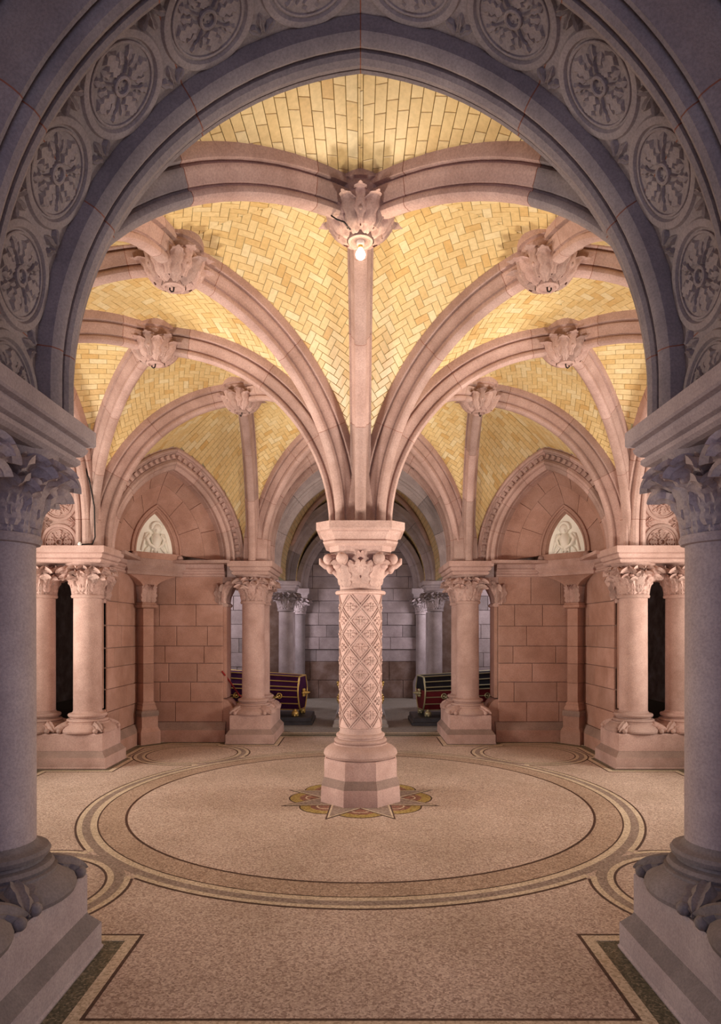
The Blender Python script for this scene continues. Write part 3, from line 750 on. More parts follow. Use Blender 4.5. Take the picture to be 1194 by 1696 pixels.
# ------------------------------------------------------------------ ribs
RBOSS = 2.52; H_R = 2.12
RIBP = [(0.0, 0.0), (0.020, 0.0), (0.044, 0.006), (0.060, 0.022), (0.065, 0.045), (0.060, 0.062), (0.040, 0.068), (0.040, 0.084), (0.060, 0.090), (0.068, 0.115), (0.088, 0.160), (0.098, 0.178), (0.098, 0.194), (0.074, 0.200), (0.074, 0.218), (0.118, 0.224), (0.123, 0.245), (0.118, 0.37)]
RIBPROF = RIBP+[(-a, b) for a, b in RIBP[::-1][:-1]]
def ell(L, phi):
    s, z = L*(1-math.cos(phi)), H_R*math.sin(phi); ns, nz = -math.cos(phi)/L, math.sin(phi)/H_R
    l = math.hypot(ns, nz); return s, z, ns/l, nz/l
RIBM = {}
CUTS = [0, 29, 53, 79, 90]
def rib_meshes(L):
    key = round(L, 3)
    if key in RIBM: return RIBM[key]
    def seg(prof, p0, p1, n):
        mb = MB(); rings = []
        for k in range(n+1):
            s, z, ns, nz = ell(L, p0+(p1-p0)*k/n)
            rings.append([(s+ns*h, w_, z+nz*h) for w_, h in prof])
        mb.prism(rings[::-1]); return mb
    out = [('joint_mortar', seg(RIBPROF, math.radians(c)-0.0011, math.radians(c)+0.0011, 1).mesh('joint_mortar', 'joint')) for c in CUTS[1:-1]]
    for a, b in zip(CUTS, CUTS[1:]):
        g = 0.0012
        out.append(('voussoir', seg(RIBPROF, math.radians(a)+(g if a else 0), math.radians(b)-g, 7).mesh('voussoir', 'pink', 32)))
    RIBM[key] = out; return out
def rib(base, ang, L, label, hidden=None):
    root = empty('vault_rib', (base[0], base[1], ZS), ang)
    if hidden: root.name = 'trim_%d' % hidden; structure(root)
    else: tag(root, label, 'rib', 'moulded stone vault ribs')
    grey = label.startswith('stone rib falling from the front boss'); k = 0
    for nm, me in rib_meshes(L):
        if nm == 'voussoir':
            k += 1
            if grey and k <= 2:                          # the lower stones next to the entrance are of the grey kind
                me = me.copy(); me.materials[0] = M['violet']
        put(nm, me, root)
    return root
BOSS = {}
names = ['rear', 'rear left', 'left', 'front left', 'front', 'front right', 'right', 'rear right']
for i, nm in enumerate(names):
    a = PI/2+i*PI/4; BOSS[nm] = Vector((RBOSS*math.cos(a), RBOSS*math.sin(a), 0))
VERT = {k: Vector((c[0][0], c[0][1], 0)) for k, c in PIERS.items()}
AROUND = [('rear', 'BR', 'BL'), ('rear left', 'BL', 'LR'), ('left', 'LR', 'LN'), ('front left', 'LN', 'FL'), ('front', 'FL', 'FR'), ('front right', 'FR', 'RN'), ('right', 'RN', 'RR'), ('rear right', 'RR', 'BR')]
VN = {'FL': 'left foreground column', 'FR': 'right foreground column', 'LN': 'left, hidden at its foot', 'RN': 'right, hidden at its foot',
      'LR': 'left paired columns', 'RR': 'right paired columns', 'BL': 'column before the purple coffin', 'BR': 'column before the maroon coffin'}
RB0 = 0.385; LC = RBOSS-RB0
EDGE = {}                        # web edge curves
HW = 0.27
def edge_curve(base, e, L):
    def f(t):
        s, z, ns, nz = ell(L, PI/2*t)
        return Vector((base.x, base.y, ZS)) + e*(s+ns*HW) + Vector((0, 0, z+nz*HW)), e*ns+Vector((0, 0, nz))
    return f
for i, (nm, va, vb) in enumerate(AROUND):
    e = BOSS[nm].normalized(); base = e*RB0; ang = math.atan2(e.y, e.x)
    EDGE[('C', nm)] = edge_curve(base, e, LC)
    if nm == 'rear': rib((base.x, base.y), ang, LC, '', 6)
    else: rib((base.x, base.y), ang, LC, 'pink rib curving from the central column up to the %s boss' % nm)
    for v in (va, vb):
        d = BOSS[nm]-VERT[v]; e = d.normalized(); q = 0.20 if nm == 'front' else (0.30 if ' ' not in nm else 0.38); L = d.length-q; base = VERT[v]+e*q
        EDGE[(v, nm)] = edge_curve(base, e, L)
        rib((base.x, base.y), math.atan2(e.y, e.x), L, 'stone rib falling from the %s boss to the %s' % (nm, VN[v]))
mb = MB(); mb.lathe([(0.30, 3.32), (0.27, 3.9), (0.16, 4.5)], 16); mb.box(-0.02, 0.02, -0.02, 0.02, 4.4, 4.6); structure(mb.build('trim_7', 'pink'))

# ------------------------------------------------------------------ vault webs and tiles
WEBS = []                         # (edgeA, edgeB, normalfun, kind)
def great_curve(rz, sg):
    R = RZ(rz)
    def f(t):
        x, z = GA.point(t, 0.29); x2, z2 = GA.point(min(1, t+0.01), 0.29); x1, z1 = GA.point(max(0, t-0.01), 0.29)
        n = Vector((-(z2-z1), 0, (x2-x1))).normalized(); n = -n
        return R @ Vector((sg*x, 3.835 if abs(rz) > 3 else 3.985, z)), (R @ Vector((sg*n.x, 0, n.z)))
    return f
def blind_curve(k, sg):
    R = RZ(diag_frame(k))
    def f(t):
        x, z = BA.point(t, 0.36); x2, z2 = BA.point(min(1, t+0.01), 0.36); x1, z1 = BA.point(max(0, t-0.01), 0.36)
        n = Vector(((z2-z1), 0, -(x2-x1))).normalized()
        return R @ Vector((sg*x, DIAG+0.02, z)), (R @ Vector((sg*n.x, 0, n.z)))
    return f
for i in range(8):
    a, b = AROUND[i][0], AROUND[(i+1) % 8][0]; v = AROUND[i][2]
    WEBS.append((EDGE[('C', a)], EDGE[('C', b)], 'herring', 0.07))
    WEBS.append((EDGE[(v, a)], EDGE[(v, b)], 'herring', 0.07))
side = {'rear': ('g', 0, -1, 1), 'left': ('g', PI/2, -1, 1), 'front': ('g', PI, -1, 1), 'right': ('g', -PI/2, -1, 1)}
for nm, va, vb in AROUND:
    for v in (va, vb):
        best = None
        cands = [great_curve(rz, sg) for rz in (0, PI/2, PI, -PI/2) for sg in (1, -1)] if ' ' not in nm else [blind_curve(k, sg) for k in range(4) for sg in (1, -1)]
        def score(c): return (c(0)[0].xy-VERT[v].xy).length + (c(1)[0].xy-BOSS[nm].xy).length
        c = min(cands, key=score)
        WEBS.append((EDGE[(v, nm)], c, 'radial', 0.02))
shell = MB(); TILES = []
TL, TW, TG = 0.150, 0.075, 0.0028
rnd = random.Random(3)
def aperture(P):
    t = 4.18/(P.y+8.0)
    if P.y < -3.8: return False
    x = abs(P.x*t); z = 2.05+(P.z-2.05)*t
    return ((x+GA.c)**2+(z-GA.z0)**2 < GA.r**2) if z > GA.z0 else x < GA.r-GA.c
for (A, B, kind, camb) in WEBS:
    NS = 40; mids = []; ws = []; acc = [0.0]
    for k in range(NS+1):
        pa, pb = A(k/NS)[0], B(k/NS)[0]; mids.append((pa+pb)/2); ws.append((pb-pa).length)
        if k: acc.append(acc[-1]+(mids[k]-mids[k-1]).length)
    Ltot = acc[-1]
    def surf(t, uh, off=0.0):
        (pa, na), (pb, nb) = A(t), B(t); u = (uh+1)/2; N = (na*(1-u)+nb*u)
        N = N.normalized() if N.length > 1e-4 else Vector((0, 0, 1))
        wv = (pb-pa).length
        return pa*(1-u)+pb*u + N*(camb*wv*(1-uh*uh)-off), N
    def t_of(v):
        v = min(max(v, 0), Ltot); lo, hi = 0, NS
        while hi-lo > 1:
            m_ = (lo+hi)//2
            if acc[m_] <= v: lo = m_
            else: hi = m_
        return (lo+(v-acc[lo])/max(1e-9, acc[hi]-acc[lo]))/NS
    def w_of(t):
        k = min(NS-1, int(t*NS)); f = t*NS-k; return ws[k]*(1-f)+ws[k+1]*f
    # grout shell, double sided with thickness
    n0 = len(shell.v); NU = 6; g = []
    for off in (0.0, -0.05):
        for k in range(NS//2+1):
            for j in range(NU+1): g.append(surf(k/(NS//2), -1+2*j/NU, off)[0])
    fs = []; row = NU+1; half = (NS//2+1)*row
    for k in range(NS//2):
        for j in range(NU):
            a = k*row+j; fs.append((a, a+1, a+row+1, a+row)); fs.append((half+a, half+a+row, half+a+row+1, half+a+1))
    shell.add(g, fs)
    rects = []
    Wm = max(ws)
    if kind == 'herring':
        c45 = math.cos(PI/4); R_ = int((Ltot+Wm)/TW)+6
        for a in range(-R_, R_):
            for b in range(-R_//2, R_//2):
                ox, oy = (a+2*b)*TW, (a-2*b)*TW
                for (x0, y0, x1, y1) in ((ox, oy, ox+2*TW, oy+TW), (ox, oy+TW, ox+TW, oy+3*TW)):
                    mx, my = (x0+x1)/2, (y0+y1)/2
                    s_, v_ = (mx-my)*c45, (mx+my)*c45
                    if -TL < v_ < Ltot+TL and abs(s_) < Wm/2+0.1:
                        cs = [((x-y)*c45, (x+y)*c45) for x, y in ((x0+TG, y0+TG), (x1-TG, y0+TG), (x1-TG, y1-TG), (x0+TG, y1-TG))]
                        rects.append((s_, v_, cs))
    else:
        r_ = 0; v = 0.0; tl, tw = 0.24, 0.088
        while v < Ltot:
            off = (r_ % 2)*tl/2 + rnd.uniform(-0.02, 0.02); s0 = -Wm/2-tl+off
            while s0 < Wm/2:
                rects.append((s0+tl/2, v+tw*0.5, [(s0+TG, v+TG), (s0+tl-TG, v+TG), (s0+tl-TG, v+tw-TG), (s0+TG, v+tw-TG)])); s0 += tl
            v += tw; r_ += 1
    def clip(poly, val, keep_below):
        out = []; n_ = len(poly)
        for q in range(n_):
            a, b = poly[q], poly[(q+1) % n_]; ia = (a[1] <= val) if keep_below else (a[1] >= val); ib = (b[1] <= val) if keep_below else (b[1] >= val)
            if ia: out.append(a)
            if ia != ib: f = (val-a[1])/(b[1]-a[1]); out.append((a[0]+(b[0]-a[0])*f, val))
        return out
    for s_, v_, cs in rects:
        t = t_of(v_); wv = w_of(t)
        if wv < 0.05 or abs(s_) > wv/2+TL*0.4: continue
        cs = clip(clip(cs, Ltot, True), 0.0, False)
        if len(cs) < 3: continue
        lo, hi = [], []
        for s2, v2 in cs:
            tt = t_of(v2); ww = max(0.02, w_of(tt)); uh = max(-1, min(1, 2*s2/ww))
            P, N = surf(tt, uh, 0.0); lo.append(P+N*0.004); hi.append(P-N*0.009)
        nq = len(cs); ctr = sum(hi, Vector())/nq; N = surf(t, max(-1, min(1, 2*s_/wv)))[1]
        area_ = sum(((hi[q]-ctr).cross(hi[(q+1) % nq]-ctr)).length for q in range(nq))/2
        if area_ < TL*TW*0.06: continue
        c4 = [ctr+(p-ctr)*0.965-N*0.002 for p in hi]
        vv = lo+hi+c4; ff = []
        for j in range(nq):
            j2 = (j+1) % nq; ff.append((j, j2, nq+j2, nq+j)); ff.append((nq+j, nq+j2, 2*nq+j2, 2*nq+j))
        ff.append(tuple(range(2*nq, 3*nq)))
        D = ctr-CAM; vis = -N.dot(-D.normalized()); px = 0.0
        if D.y > 0.5 and aperture(ctr) and vis > 0.03: px = area_*vis/(D.length**2)
        TILES.append((px, vv, ff, min(1, max(0, rnd.gauss(0.5, 0.24)))))
ceil = structure(shell.build('ceiling', 'grout'))
TILES.sort(key=lambda q: -q[0])
for px, vv, ff, ti in TILES[:300]:
    mb = MB(); c = sum((Vector(p) for p in vv), Vector())/len(vv)
    mb.add([p-c for p in vv], ff, ti); mb.build('tile', 'tile', ceil, mtx=T(*c), tint=True)
mb = MB()
for px, vv, ff, ti in TILES[300:]: mb.add(vv, ff, ti)
stuff(mb.build('tile', 'tile', ceil, tint=True))

# ------------------------------------------------------------------ carved bosses
def boss_leaf(L0, L1, W, lift, lobes, curl):
    """lobed leaf wrapped on the boss cup, radial along +x, undersides carved"""
    mb = MB(); nt, nu = 20, 5; F = []; front = []; back = []
    for k in range(nt+1):
        t = L0+(L1-L0)*k/nt; a = t*PI/2
        r = 0.085+0.165*math.sin(min(a, PI/2)); z = 0.055+0.20*(1-math.cos(min(a, PI/2)))+max(0, t-1)*0.16
        q = k/nt; out = lift*q**2+curl*max(0, q-0.72)**1.5
        wv = W*math.sin(PI*(0.18+0.60*q))*(0.92+0.24*math.cos(2*PI*lobes*q))*max(0.05, 1-q**9)**0.5
        for iu in range(-nu, nu+1):
            u = iu/nu; d = 0.024*(1-abs(u))**2+0.020*abs(math.sin(PI*u*1.5))-0.020*u*u
            for lst, dd in ((front, d), (back, -0.02)):
                rr = r+out+dd*math.sin(a if a < PI/2 else PI/2); zz = z-dd*math.cos(min(a, PI/2))-curl*max(0, q-0.8)*0.5
                th = u*wv/max(0.12, rr); lst.append((rr*math.cos(th), rr*math.sin(th), zz))
    n = 2*nu+1; B = len(front)
    for k in range(nt):
        for i in range(n-1):
            a = k*n+i; F.append((a, a+n, a+n+1, a+1)); F.append((B+a, B+a+1, B+a+n+1, B+a+n))
        F.append((k*n, B+k*n, B+k*n+n, k*n+n)); a = k*n+n-1; F.append((a, a+n, B+a+n, B+a))
    for i in range(n-1): a = nt*n+i; F.append((a, B+a, B+a+1, a+1))
    mb.add(front+back, F); return mb.mesh('leaf', 'pink', 50)
BLEAF = (boss_leaf(0.1, 1.12, 0.100, 0.040, 3.0, 0.50), boss_leaf(0.35, 1.45, 0.105, 0.030, 3.0, 0.55))
VPOS = {k: c[0] for k, c in PIERS.items()}; BOSSV = {a: (b, c) for a, b, c in AROUND}
def boss(nm, label, hook=True):
    p = BOSS[nm]; ang = math.atan2(p.y, p.x)
    root = empty('vault_boss', (p.x, p.y, 5.30), ang); tag(root, label, 'boss', 'carved vault bosses')
    mb = MB(); mb.lathe([(0.19, 0.16), (0.215, 0.22), (0.23, 0.26), (0.215, 0.30), (0.23, 0.33), (0.255, 0.36), (0.245, 0.375), (0.245, 0.39), (0.28, 0.395), (0.285, 0.52)], 28); mb.build('drum', 'pink', root, 35)
    mb = MB(); mb.lathe([(0.055, 0.085), (0.10, 0.075), (0.16, 0.10), (0.215, 0.17), (0.235, 0.25), (0.20, 0.27)], 24); mb.build('bell', 'pink', root, 40)
    mb = MB(); mb.lathe([(0.075, 0.03), (0.085, 0.015), (0.105, 0.02), (0.11, 0.05), (0.10, 0.09), (0.06, 0.09), (0.062, 0.05)], 24); mb.build('ring', 'pink', root, 40)
    for i in range(8):
        a = 2*PI*i/8+PI/8
        put('leaf', BLEAF[0], root, RZ(a)); put('leaf', BLEAF[1], root, RZ(a+PI/8))
        b_ = a+PI/8; mb = MB(); mb.sphere((0.245*math.cos(b_), 0.245*math.sin(b_), 0.155), 0.024, 8, 5); mb.build('bud', 'pink', root, 60)
    if hook:
        mb = MB(); mb.tube([(-0.05, 0, 0.055), (0.05, 0, 0.055)], 0.008, 6)
        mb.tube([(0, 0, 0.055), (0, 0, 0.01), (0.006, 0, -0.012), (0.025, 0, -0.022), (0.042, 0, -0.008), (0.04, 0, 0.01)], 0.0075, 6)
        mb.build('hook', 'iron', root, 60)
    return root
boss('front', 'carved boss above the lit bulb, nearest of the vault bosses', False)
boss('front left', 'carved boss with iron hook, large and close on the upper left of the vault')
boss('front right', 'carved boss with iron hook, large and close on the upper right of the vault')
boss('left', 'carved boss above the left paired columns, second from the left edge of the vault')
boss('right', 'carved boss above the right paired columns, near the right edge of the vault')
boss('rear left', 'small far carved boss right above the left dentil arch')
boss('rear right', 'small far carved boss left above the right dentil arch')
# bulb
p = BOSS['front']
lb = empty('light_bulb', (p.x, p.y, 5.17)); tag(lb, 'lit round bulb in a white socket hanging below the front boss', 'light bulb')
mb = MB(); mb.sphere((0, 0, 0.045), 0.042, 16, 10); mb.lathe([(0.03, 0.075), (0.017, 0.10)], 14); mb.build('bulb', 'bulb', lb, 60)
mb = MB(); mb.lathe([(0.020, 0.10), (0.020, 0.125)], 14); mb.build('screw_cap', 'gold', lb, 60)
mb = MB(); mb.lathe([(0.024, 0.122), (0.032, 0.13), (0.034, 0.15), (0.024, 0.175), (0.02, 0.18)], 16); mb.build('socket', 'porcelain', lb, 60)
mb = MB(); mb.lathe([(0.022, 0.178), (0.022, 0.23), (0.03, 0.235), (0.065, 0.24), (0.07, 0.255), (0.055, 0.265)], 18); mb.build('ceiling_rose', 'bronze', lb, 60)
pl = bpy.data.lights.new('bulb_light', 'POINT'); pl.energy = 9; pl.color = (1, 0.8, 0.55); pl.shadow_soft_size = 0.05
plo = bpy.data.objects.new('bulb_light', pl); COL.objects.link(plo); plo.location = (p.x, p.y, 5.10)
mb = MB(); mb.tube([(p.x-0.25, p.y-0.16, 5.47), (p.x-0.235, p.y-0.19, 5.42), (p.x-0.19, p.y-0.20, 5.385), (p.x-0.13, p.y-0.19, 5.37), (p.x-0.09, p.y-0.13, 5.35), (p.x-0.055, p.y-0.05, 5.39)], 0.006, 6)
tag(mb.build('lamp_wire', 'iron', smooth=60), 'thin black wire looping over the front boss to the bulb', 'wire')

# ------------------------------------------------------------------ central column
cc = empty('central_column'); tag(cc, 'central pink column with diaper-carved shaft on a mosaic star', 'column')
def octr(a, z): R = a/math.cos(PI/8); return [(R*math.cos(PI/8+k*PI/4), R*math.sin(PI/8+k*PI/4), z) for k in range(8)]
mb = MB(); mb.prism([octr(0.475, 0.0), octr(0.475, 0.05), octr(0.468, 0.20)]); mb.build('plinth', 'pink', cc)
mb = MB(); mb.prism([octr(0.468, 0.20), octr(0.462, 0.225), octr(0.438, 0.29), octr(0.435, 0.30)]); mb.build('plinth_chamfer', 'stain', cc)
mb = MB(); mb.prism([octr(0.435, 0.30), octr(0.435, 0.505), octr(0.42, 0.52)]); mb.build('plinth', 'pink', cc)
R0 = 0.252
mb = MB(); mb.lathe([(0.40, 0.515), (0.435, 0.53), (0.452, 0.56), (0.44, 0.60), (0.40, 0.64), (0.345, 0.665), (0.325, 0.675), (0.325, 0.69), (0.30, 0.695), (0.32, 0.71), (0.325, 0.725), (0.31, 0.74), (0.282, 0.745), (0.275, 0.76), (0.297, 0.77), (0.30, 0.785), (0.29, 0.80), (0.265, 0.81), (R0+0.004, 0.83), (R0, 0.86)], 48); mb.build('base', 'pink', cc, 35)
mb = MB(); mb.lathe([(R0, 0.84), (R0, 2.50)], 48); shaft = mb.build('shaft', 'pink', cc, 40)
ZB, ROW, NA = 0.885, 0.322, 6
mb = MB(); ZT = ZB+ROW*5
for sgn in (1, -1):
    for k in range(NA):
        for off in (-0.016, 0.016):
            rows = []
            for i in range(61):
                z = ZB+(ZT-ZB)*i/60; th = 2*PI/NA*(k+sgn*(z-ZB)/ROW)
                rows.append([((R0+h)*math.cos(th+d/R0), (R0+h)*math.sin(th+d/R0), z) for d, h in ((off-0.013, -0.004), (off-0.009, 0.012), (off+0.009, 0.012), (off+0.013, -0.004))])
            mb.prism(rows)
for zc in (ZB-0.012, ZT+0.012):
    mb.lathe([(R0-0.01, zc-0.01), (R0+0.010, zc-0.007), (R0+0.010, zc+0.007), (R0-0.01, zc+0.01)], 48)
mb.build('lattice', 'pink', shaft, 40)
fm = MB()
for q in range(4):
    a = PI/2*q; L = 0.075 if q % 2 else 0.050
    fm.sphere((0.0, 0.0, 0.0), 1, 8, 5, (0.010, 0.018, L*0.5), T(0.004, 0, 0) @ RX(a) @ T(0, 0, L*0.62))
    fm.sphere((0.0, 0.0, 0.0), 1, 6, 4, (0.008, 0.012, 0.024), T(0.003, 0, 0) @ RX(a+PI/4) @ T(0, 0, 0.038))
fm.sphere((0.006, 0, 0), 0.014, 8, 5)
FLW = fm.mesh('flower', 'pink', 60)
for j in range(11):
    for k in range(NA):
        th = 2*PI/NA*(k+(0.5 if j % 2 == 0 else 0)); z = ZB+ROW*0.5*j
        if j in (0, 10): continue
        put('flower', FLW, shaft, RZ(th) @ T(R0, 0, z))
mb = MB(); mb.lathe([(R0, 2.49), (0.30, 2.495), (0.312, 2.515), (0.30, 2.535), (R0, 2.54)], 48); mb.build('necking', 'pink', cc, 35)
mb = MB(); mb.lathe([(0.252, 2.535), (0.252, 2.72), (0.27, 2.83), (0.315, 2.93), (0.36, 3.0)], 40); cap = mb.build('capital', 'pink', cc, 40)
for k in range(8):
    a = PI/8+k*PI/4
    place_leaf(cap, 'low', 0.25, a, 2.62, 0.26, 0.06, wide=0.9)
for k in range(4):
    a = PI/4+k*PI/2                                     # corner scrolls with round ends
    for dd in (0.26, -0.26):
        mb = MB()
        pts = [((0.25+q)*math.cos(a+dd*f), (0.25+q)*math.sin(a+dd*f), z) for q, f, z in ((0.0, 0.2, 2.66), (0.02, 0.35, 2.76), (0.06, 0.6, 2.86), (0.13, 0.9, 2.915), (0.19, 1.0, 2.905))]
        mb.tube(pts, [0.03, 0.034, 0.044, 0.056, 0.058], 10)
        e_ = Vector(pts[-1]); mb.sphere(e_, 0.066, 14, 9); mb.build('scroll', 'pink', cap, 60)
    mb = MB(); mb.sphere((0.40*math.cos(a), 0.40*math.sin(a), 2.82), 0.042, 12, 8); mb.tube([(0.27*math.cos(a), 0.27*math.sin(a), 2.72), (0.34*math.cos(a), 0.34*math.sin(a), 2.79), (0.39*math.cos(a), 0.39*math.sin(a), 2.82)], 0.026, 8); mb.build('scroll', 'pink', cap, 60)
    place_leaf(cap, 'tall', 0.262, a, 2.58, 0.38, 0.12, wide=0.8)
    b = k*PI/2                                          # palmettes on the four sides
    place_leaf(cap, 'wide', 0.26, b, 2.72, 0.22, 0.1, wide=0.75)
    place_leaf(cap, 'wide', 0.29, b, 2.85, 0.17, 0.05, wide=0.6)
    mb = MB(); mb.sphere((0.315*math.cos(b), 0.315*math.sin(b), 2.86), 0.035, 10, 6); mb.sphere((0.30*math.cos(b+0.15), 0.30*math.sin(b+0.15), 2.80), 0.025, 8, 5); mb.sphere((0.30*math.cos(b-0.15), 0.30*math.sin(b-0.15), 2.80), 0.025, 8, 5); mb.build('fruit', 'pink', cap, 60)
for b in (0, PI):
    for q in (0.22, -0.22):
        mb = MB(); mb.sphere((0.375*math.cos(b+q), 0.375*math.sin(b+q), 2.80), 0.046, 12, 8); mb.tube([(0.26*math.cos(b+q), 0.26*math.sin(b+q), 2.70), (0.32*math.cos(b+q), 0.32*math.sin(b+q), 2.765), (0.37*math.cos(b+q), 0.37*math.sin(b+q), 2.80)], 0.028, 8); mb.build('scroll', 'pink', cap, 60)
for b in (0, PI):                                        # horn-like leaves left and right
    mb = MB(); mb.tube([((0.27+q)*math.cos(b), 0.0, z) for q, z in ((0, 2.78), (0.08, 2.83), (0.16, 2.85), (0.215, 2.885), (0.225, 2.94))], [0.05, 0.05, 0.042, 0.03, 0.014], 8); mb.build('horn', 'pink', cap, 60)
def chsq(h, c, z): return [(-h+c, -h, z), (h-c, -h, z), (h, -h+c, z), (h, h-c, z), (h-c, h, z), (-h+c, h, z), (-h, h-c, z), (-h, -h+c, z)]
mb = MB(); mb.prism([chsq(h, h*0.31, z) for h, z in ((0.365, 2.985), (0.37, 3.05), (0.40, 3.06), (0.435, 3.075), (0.445, 3.10), (0.425, 3.12), (0.43, 3.135), (0.44, 3.16), (0.465, 3.19), (0.475, 3.20), (0.475, 3.215), (0.515, 3.225), (0.52, 3.24), (0.52, 3.32))]); mb.build('abacus', 'pink', cc)

# ------------------------------------------------------------------ chancel behind
def chancel_pair(sx, label):
    root = empty('chancel_column', (sx*1.93, 8.85, 0)); tag(root, label, 'column', 'grey columns of the chancel arch')
    r = 0.185
    def blk(o, z): return [(-0.27-o, -0.27-o, z), (0.27+o, -0.27-o, z), (0.27+o, 0.30+o, z), (-0.27-o, 0.30+o, z)]
    mb = MB(); mb.prism([blk(o, z) for o, z in ((0.10, 0), (0.10, 0.25), (0.03, 0.33), (0.03, 0.55))]); mb.build('plinth', 'grey', root)
    mb = MB(); mb.lathe(base_profile(r), 24); mb.build('base', 'grey', root, 35)
    mb = MB(); mb.lathe([(r, 0.82), (r*0.98, 2.54)], 32); mb.build('shaft', 'grey', root, 40)
    capital(root, 0, 0, r, 2.60, 3.08, False, 5, 'grey')
    mb = MB(); mb.prism([blk(o, z) for o, z in ((-0.02, 3.07), (0.0, 3.10), (-0.01, 3.12), (0.03, 3.17), (0.035, 3.21), (0.075, 3.22), (0.075, 3.32))]); mb.build('abacus', 'grey', root)
    y = -sx*0.0
    mb = MB(); mb.box(-0.16, 0.16, 0.45, 0.80, 0, 2.55); mb.build('respond', 'grey', root)
    return root
chancel_pair(-1, 'grey column with foliate capital behind the purple coffin'); chancel_pair(1, 'grey column with foliate capital behind the maroon coffin')
def chancel_respond(sx, label):
    root = empty('chancel_respond', (sx*1.84, 11.75, 0)); tag(root, label, 'column', 'grey responds at the chancel wall')
    r = 0.16
    mb = MB(); mb.lathe([(0.25, 0), (0.25, 0.5), (r*1.3, 0.6), (r, 0.7), (r, 2.54)], 24); mb.build('shaft', 'grey', root, 40)
    capital(root, 0, 0, r, 2.60, 3.08, False, 8, 'grey')
    mb = MB(); mb.prism([[(-h, -h, z), (h, -h, z), (h, h, z), (-h, h, z)] for h, z in ((0.24, 3.01), (0.25, 3.12), (0.30, 3.18), (0.30, 3.32))]); mb.build('abacus', 'grey', root)
chancel_respond(-1, 'slim grey respond at the far chancel wall, left'); chancel_respond(1, 'slim grey respond at the far chancel wall, right')
CA = Pointed(0.35, ZS, 2.20, ZS)
def chancel_arch(y, r, label):
    A = Pointed(0.30, ZS, r, ZS); root = empty('chancel_arch', (0, y, 0)); tag(root, label, 'arch')
    prof = [(0.0, 0.34), (0.0, 0.20), (0.03, 0.16), (0.08, 0.15), (0.09, 0.11), (0.12, 0.10), (0.14, 0.05), (0.19, 0.0), (0.26, 0.0), (0.30, 0.04), (0.45, 0.05), (0.45, 0.34)]
    for sg in (1, -1):
        cuts = [0, 0.25, 0.5, 0.75, 1]
        for a, b in zip(cuts, cuts[1:]):
            mb = MB(); A.segment(mb, prof, a+0.001, b-0.001, sg, 6); mb.build('voussoir', 'grey', root, 32)
chancel_arch(5.0, 1.92, 'pale grey arch lining the far edge of the great arch before the coffins')
chancel_arch(8.6, 1.98, 'grey moulded arch on the chancel columns behind the coffins')
chancel_arch(11.5, 1.90, 'farthest grey arch set against the chancel end wall')
bl = MB()
CV = Pointed(0.233, 3.55, 2.093, ZS)
def tiled_barrel(y0, y1, delta, name):
    mb = MB(); mt = MB(); rnd2 = random.Random(5)
    for sg in (1, -1): CV.segment(mb, [(y0, delta), (y1, delta), (y1, delta+0.1), (y0, delta+0.1)], 0, 1, sg, 20)
    c = structure(mb.build(name, 'grout', smooth=30)); n = int(CV.length()/0.1)
    for sg in (1, -1):
        for i in range(n):
            y = y0-(i % 2)*0.1
            while y < y1-0.02:
                ya, yb = max(y0, y+0.005), min(y1, y+0.195); q = []
                for f, d in ((i/n+0.0015, 0), ((i+1)/n-0.0015, 0)):
                    x, z = CV.point(f, delta-0.012); q.append((sg*x, z))
                if yb > ya+0.02:
                    mt.add([(q[0][0], ya, q[0][1]), (q[0][0], yb, q[0][1]), (q[1][0], yb, q[1][1]), (q[1][0], ya, q[1][1])], [(0, 1, 2, 3)], min(1, max(0, rnd2.gauss(0.35, 0.22))))
                y += 0.2
    stuff(mt.build('tile', 'tile', c, tint=True))
tiled_barrel(4.96, 11.95, 0.06, 'ceiling')
# diagonal ribs of the chancel bay
for sx in (1, -1):
    e = Vector((-sx*1.75, -1.9, 0)); L = e.length; e.normalize()
    r_ = rib((sx*1.93-sx*0.05, 8.80), math.atan2(e.y, e.x), L, 'dark grey rib rising from the chancel column beside the %s coffin' % ('maroon' if sx > 0 else 'purple'))
for sx in (1, -1):
    r_ = rib((sx*1.93, 8.72), -PI/2, 1.95, 'dark grey wall rib above the chancel column, %s side' % ('right' if sx > 0 else 'left'))
# end wall stones
rows = []; z = 1.12
while z < 5.6: rows.append((z, z+0.37)); z += 0.37
rw = random.Random(21)
for i, (za, zb) in enumerate(rows):
    ashlar(wall_rear, T(0, 12.0-0.13-(0.05 if i % 2 else 0.0), 0), -2.3, 2.3, [(za, zb)], (0.8, 1.3), 'grey', 60+i, 0.01, 0.14)
ashlar(wall_rear, T(0, 11.88, 0), -2.3, 2.3, [(0.0, 0.55), (0.55, 1.12)], (0.9, 1.5), 'rust', 90, 0.01, 0.14)
for sx, nm in ((-1, 'left'), (1, 'right')):
    mb = MB(); mb.box(min(sx*2.05, sx*4.6), max(sx*2.05, sx*4.6), 9.14, 9.4, 0, 5.5); wl = structure(mb.build('wall_chancel_'+nm, 'rust'))  # dark inner end added across the open recess, blocks the apse lamps
    ashlar(wl, T(0, 9.0, 0), min(sx*2.78, sx*4.6), max(sx*2.78, sx*4.6), [(0.37*i, 0.37*(i+1)) for i in range(9)], (0.6, 1.0), 'grey', 70, 0.01)
    mb = MB(); mb.box(min(sx*4.6, sx*4.8), max(sx*4.6, sx*4.8), 4.7, 9.4, 0, 5.5); structure(mb.build('wall_chancel_side_'+nm, 'rust'))

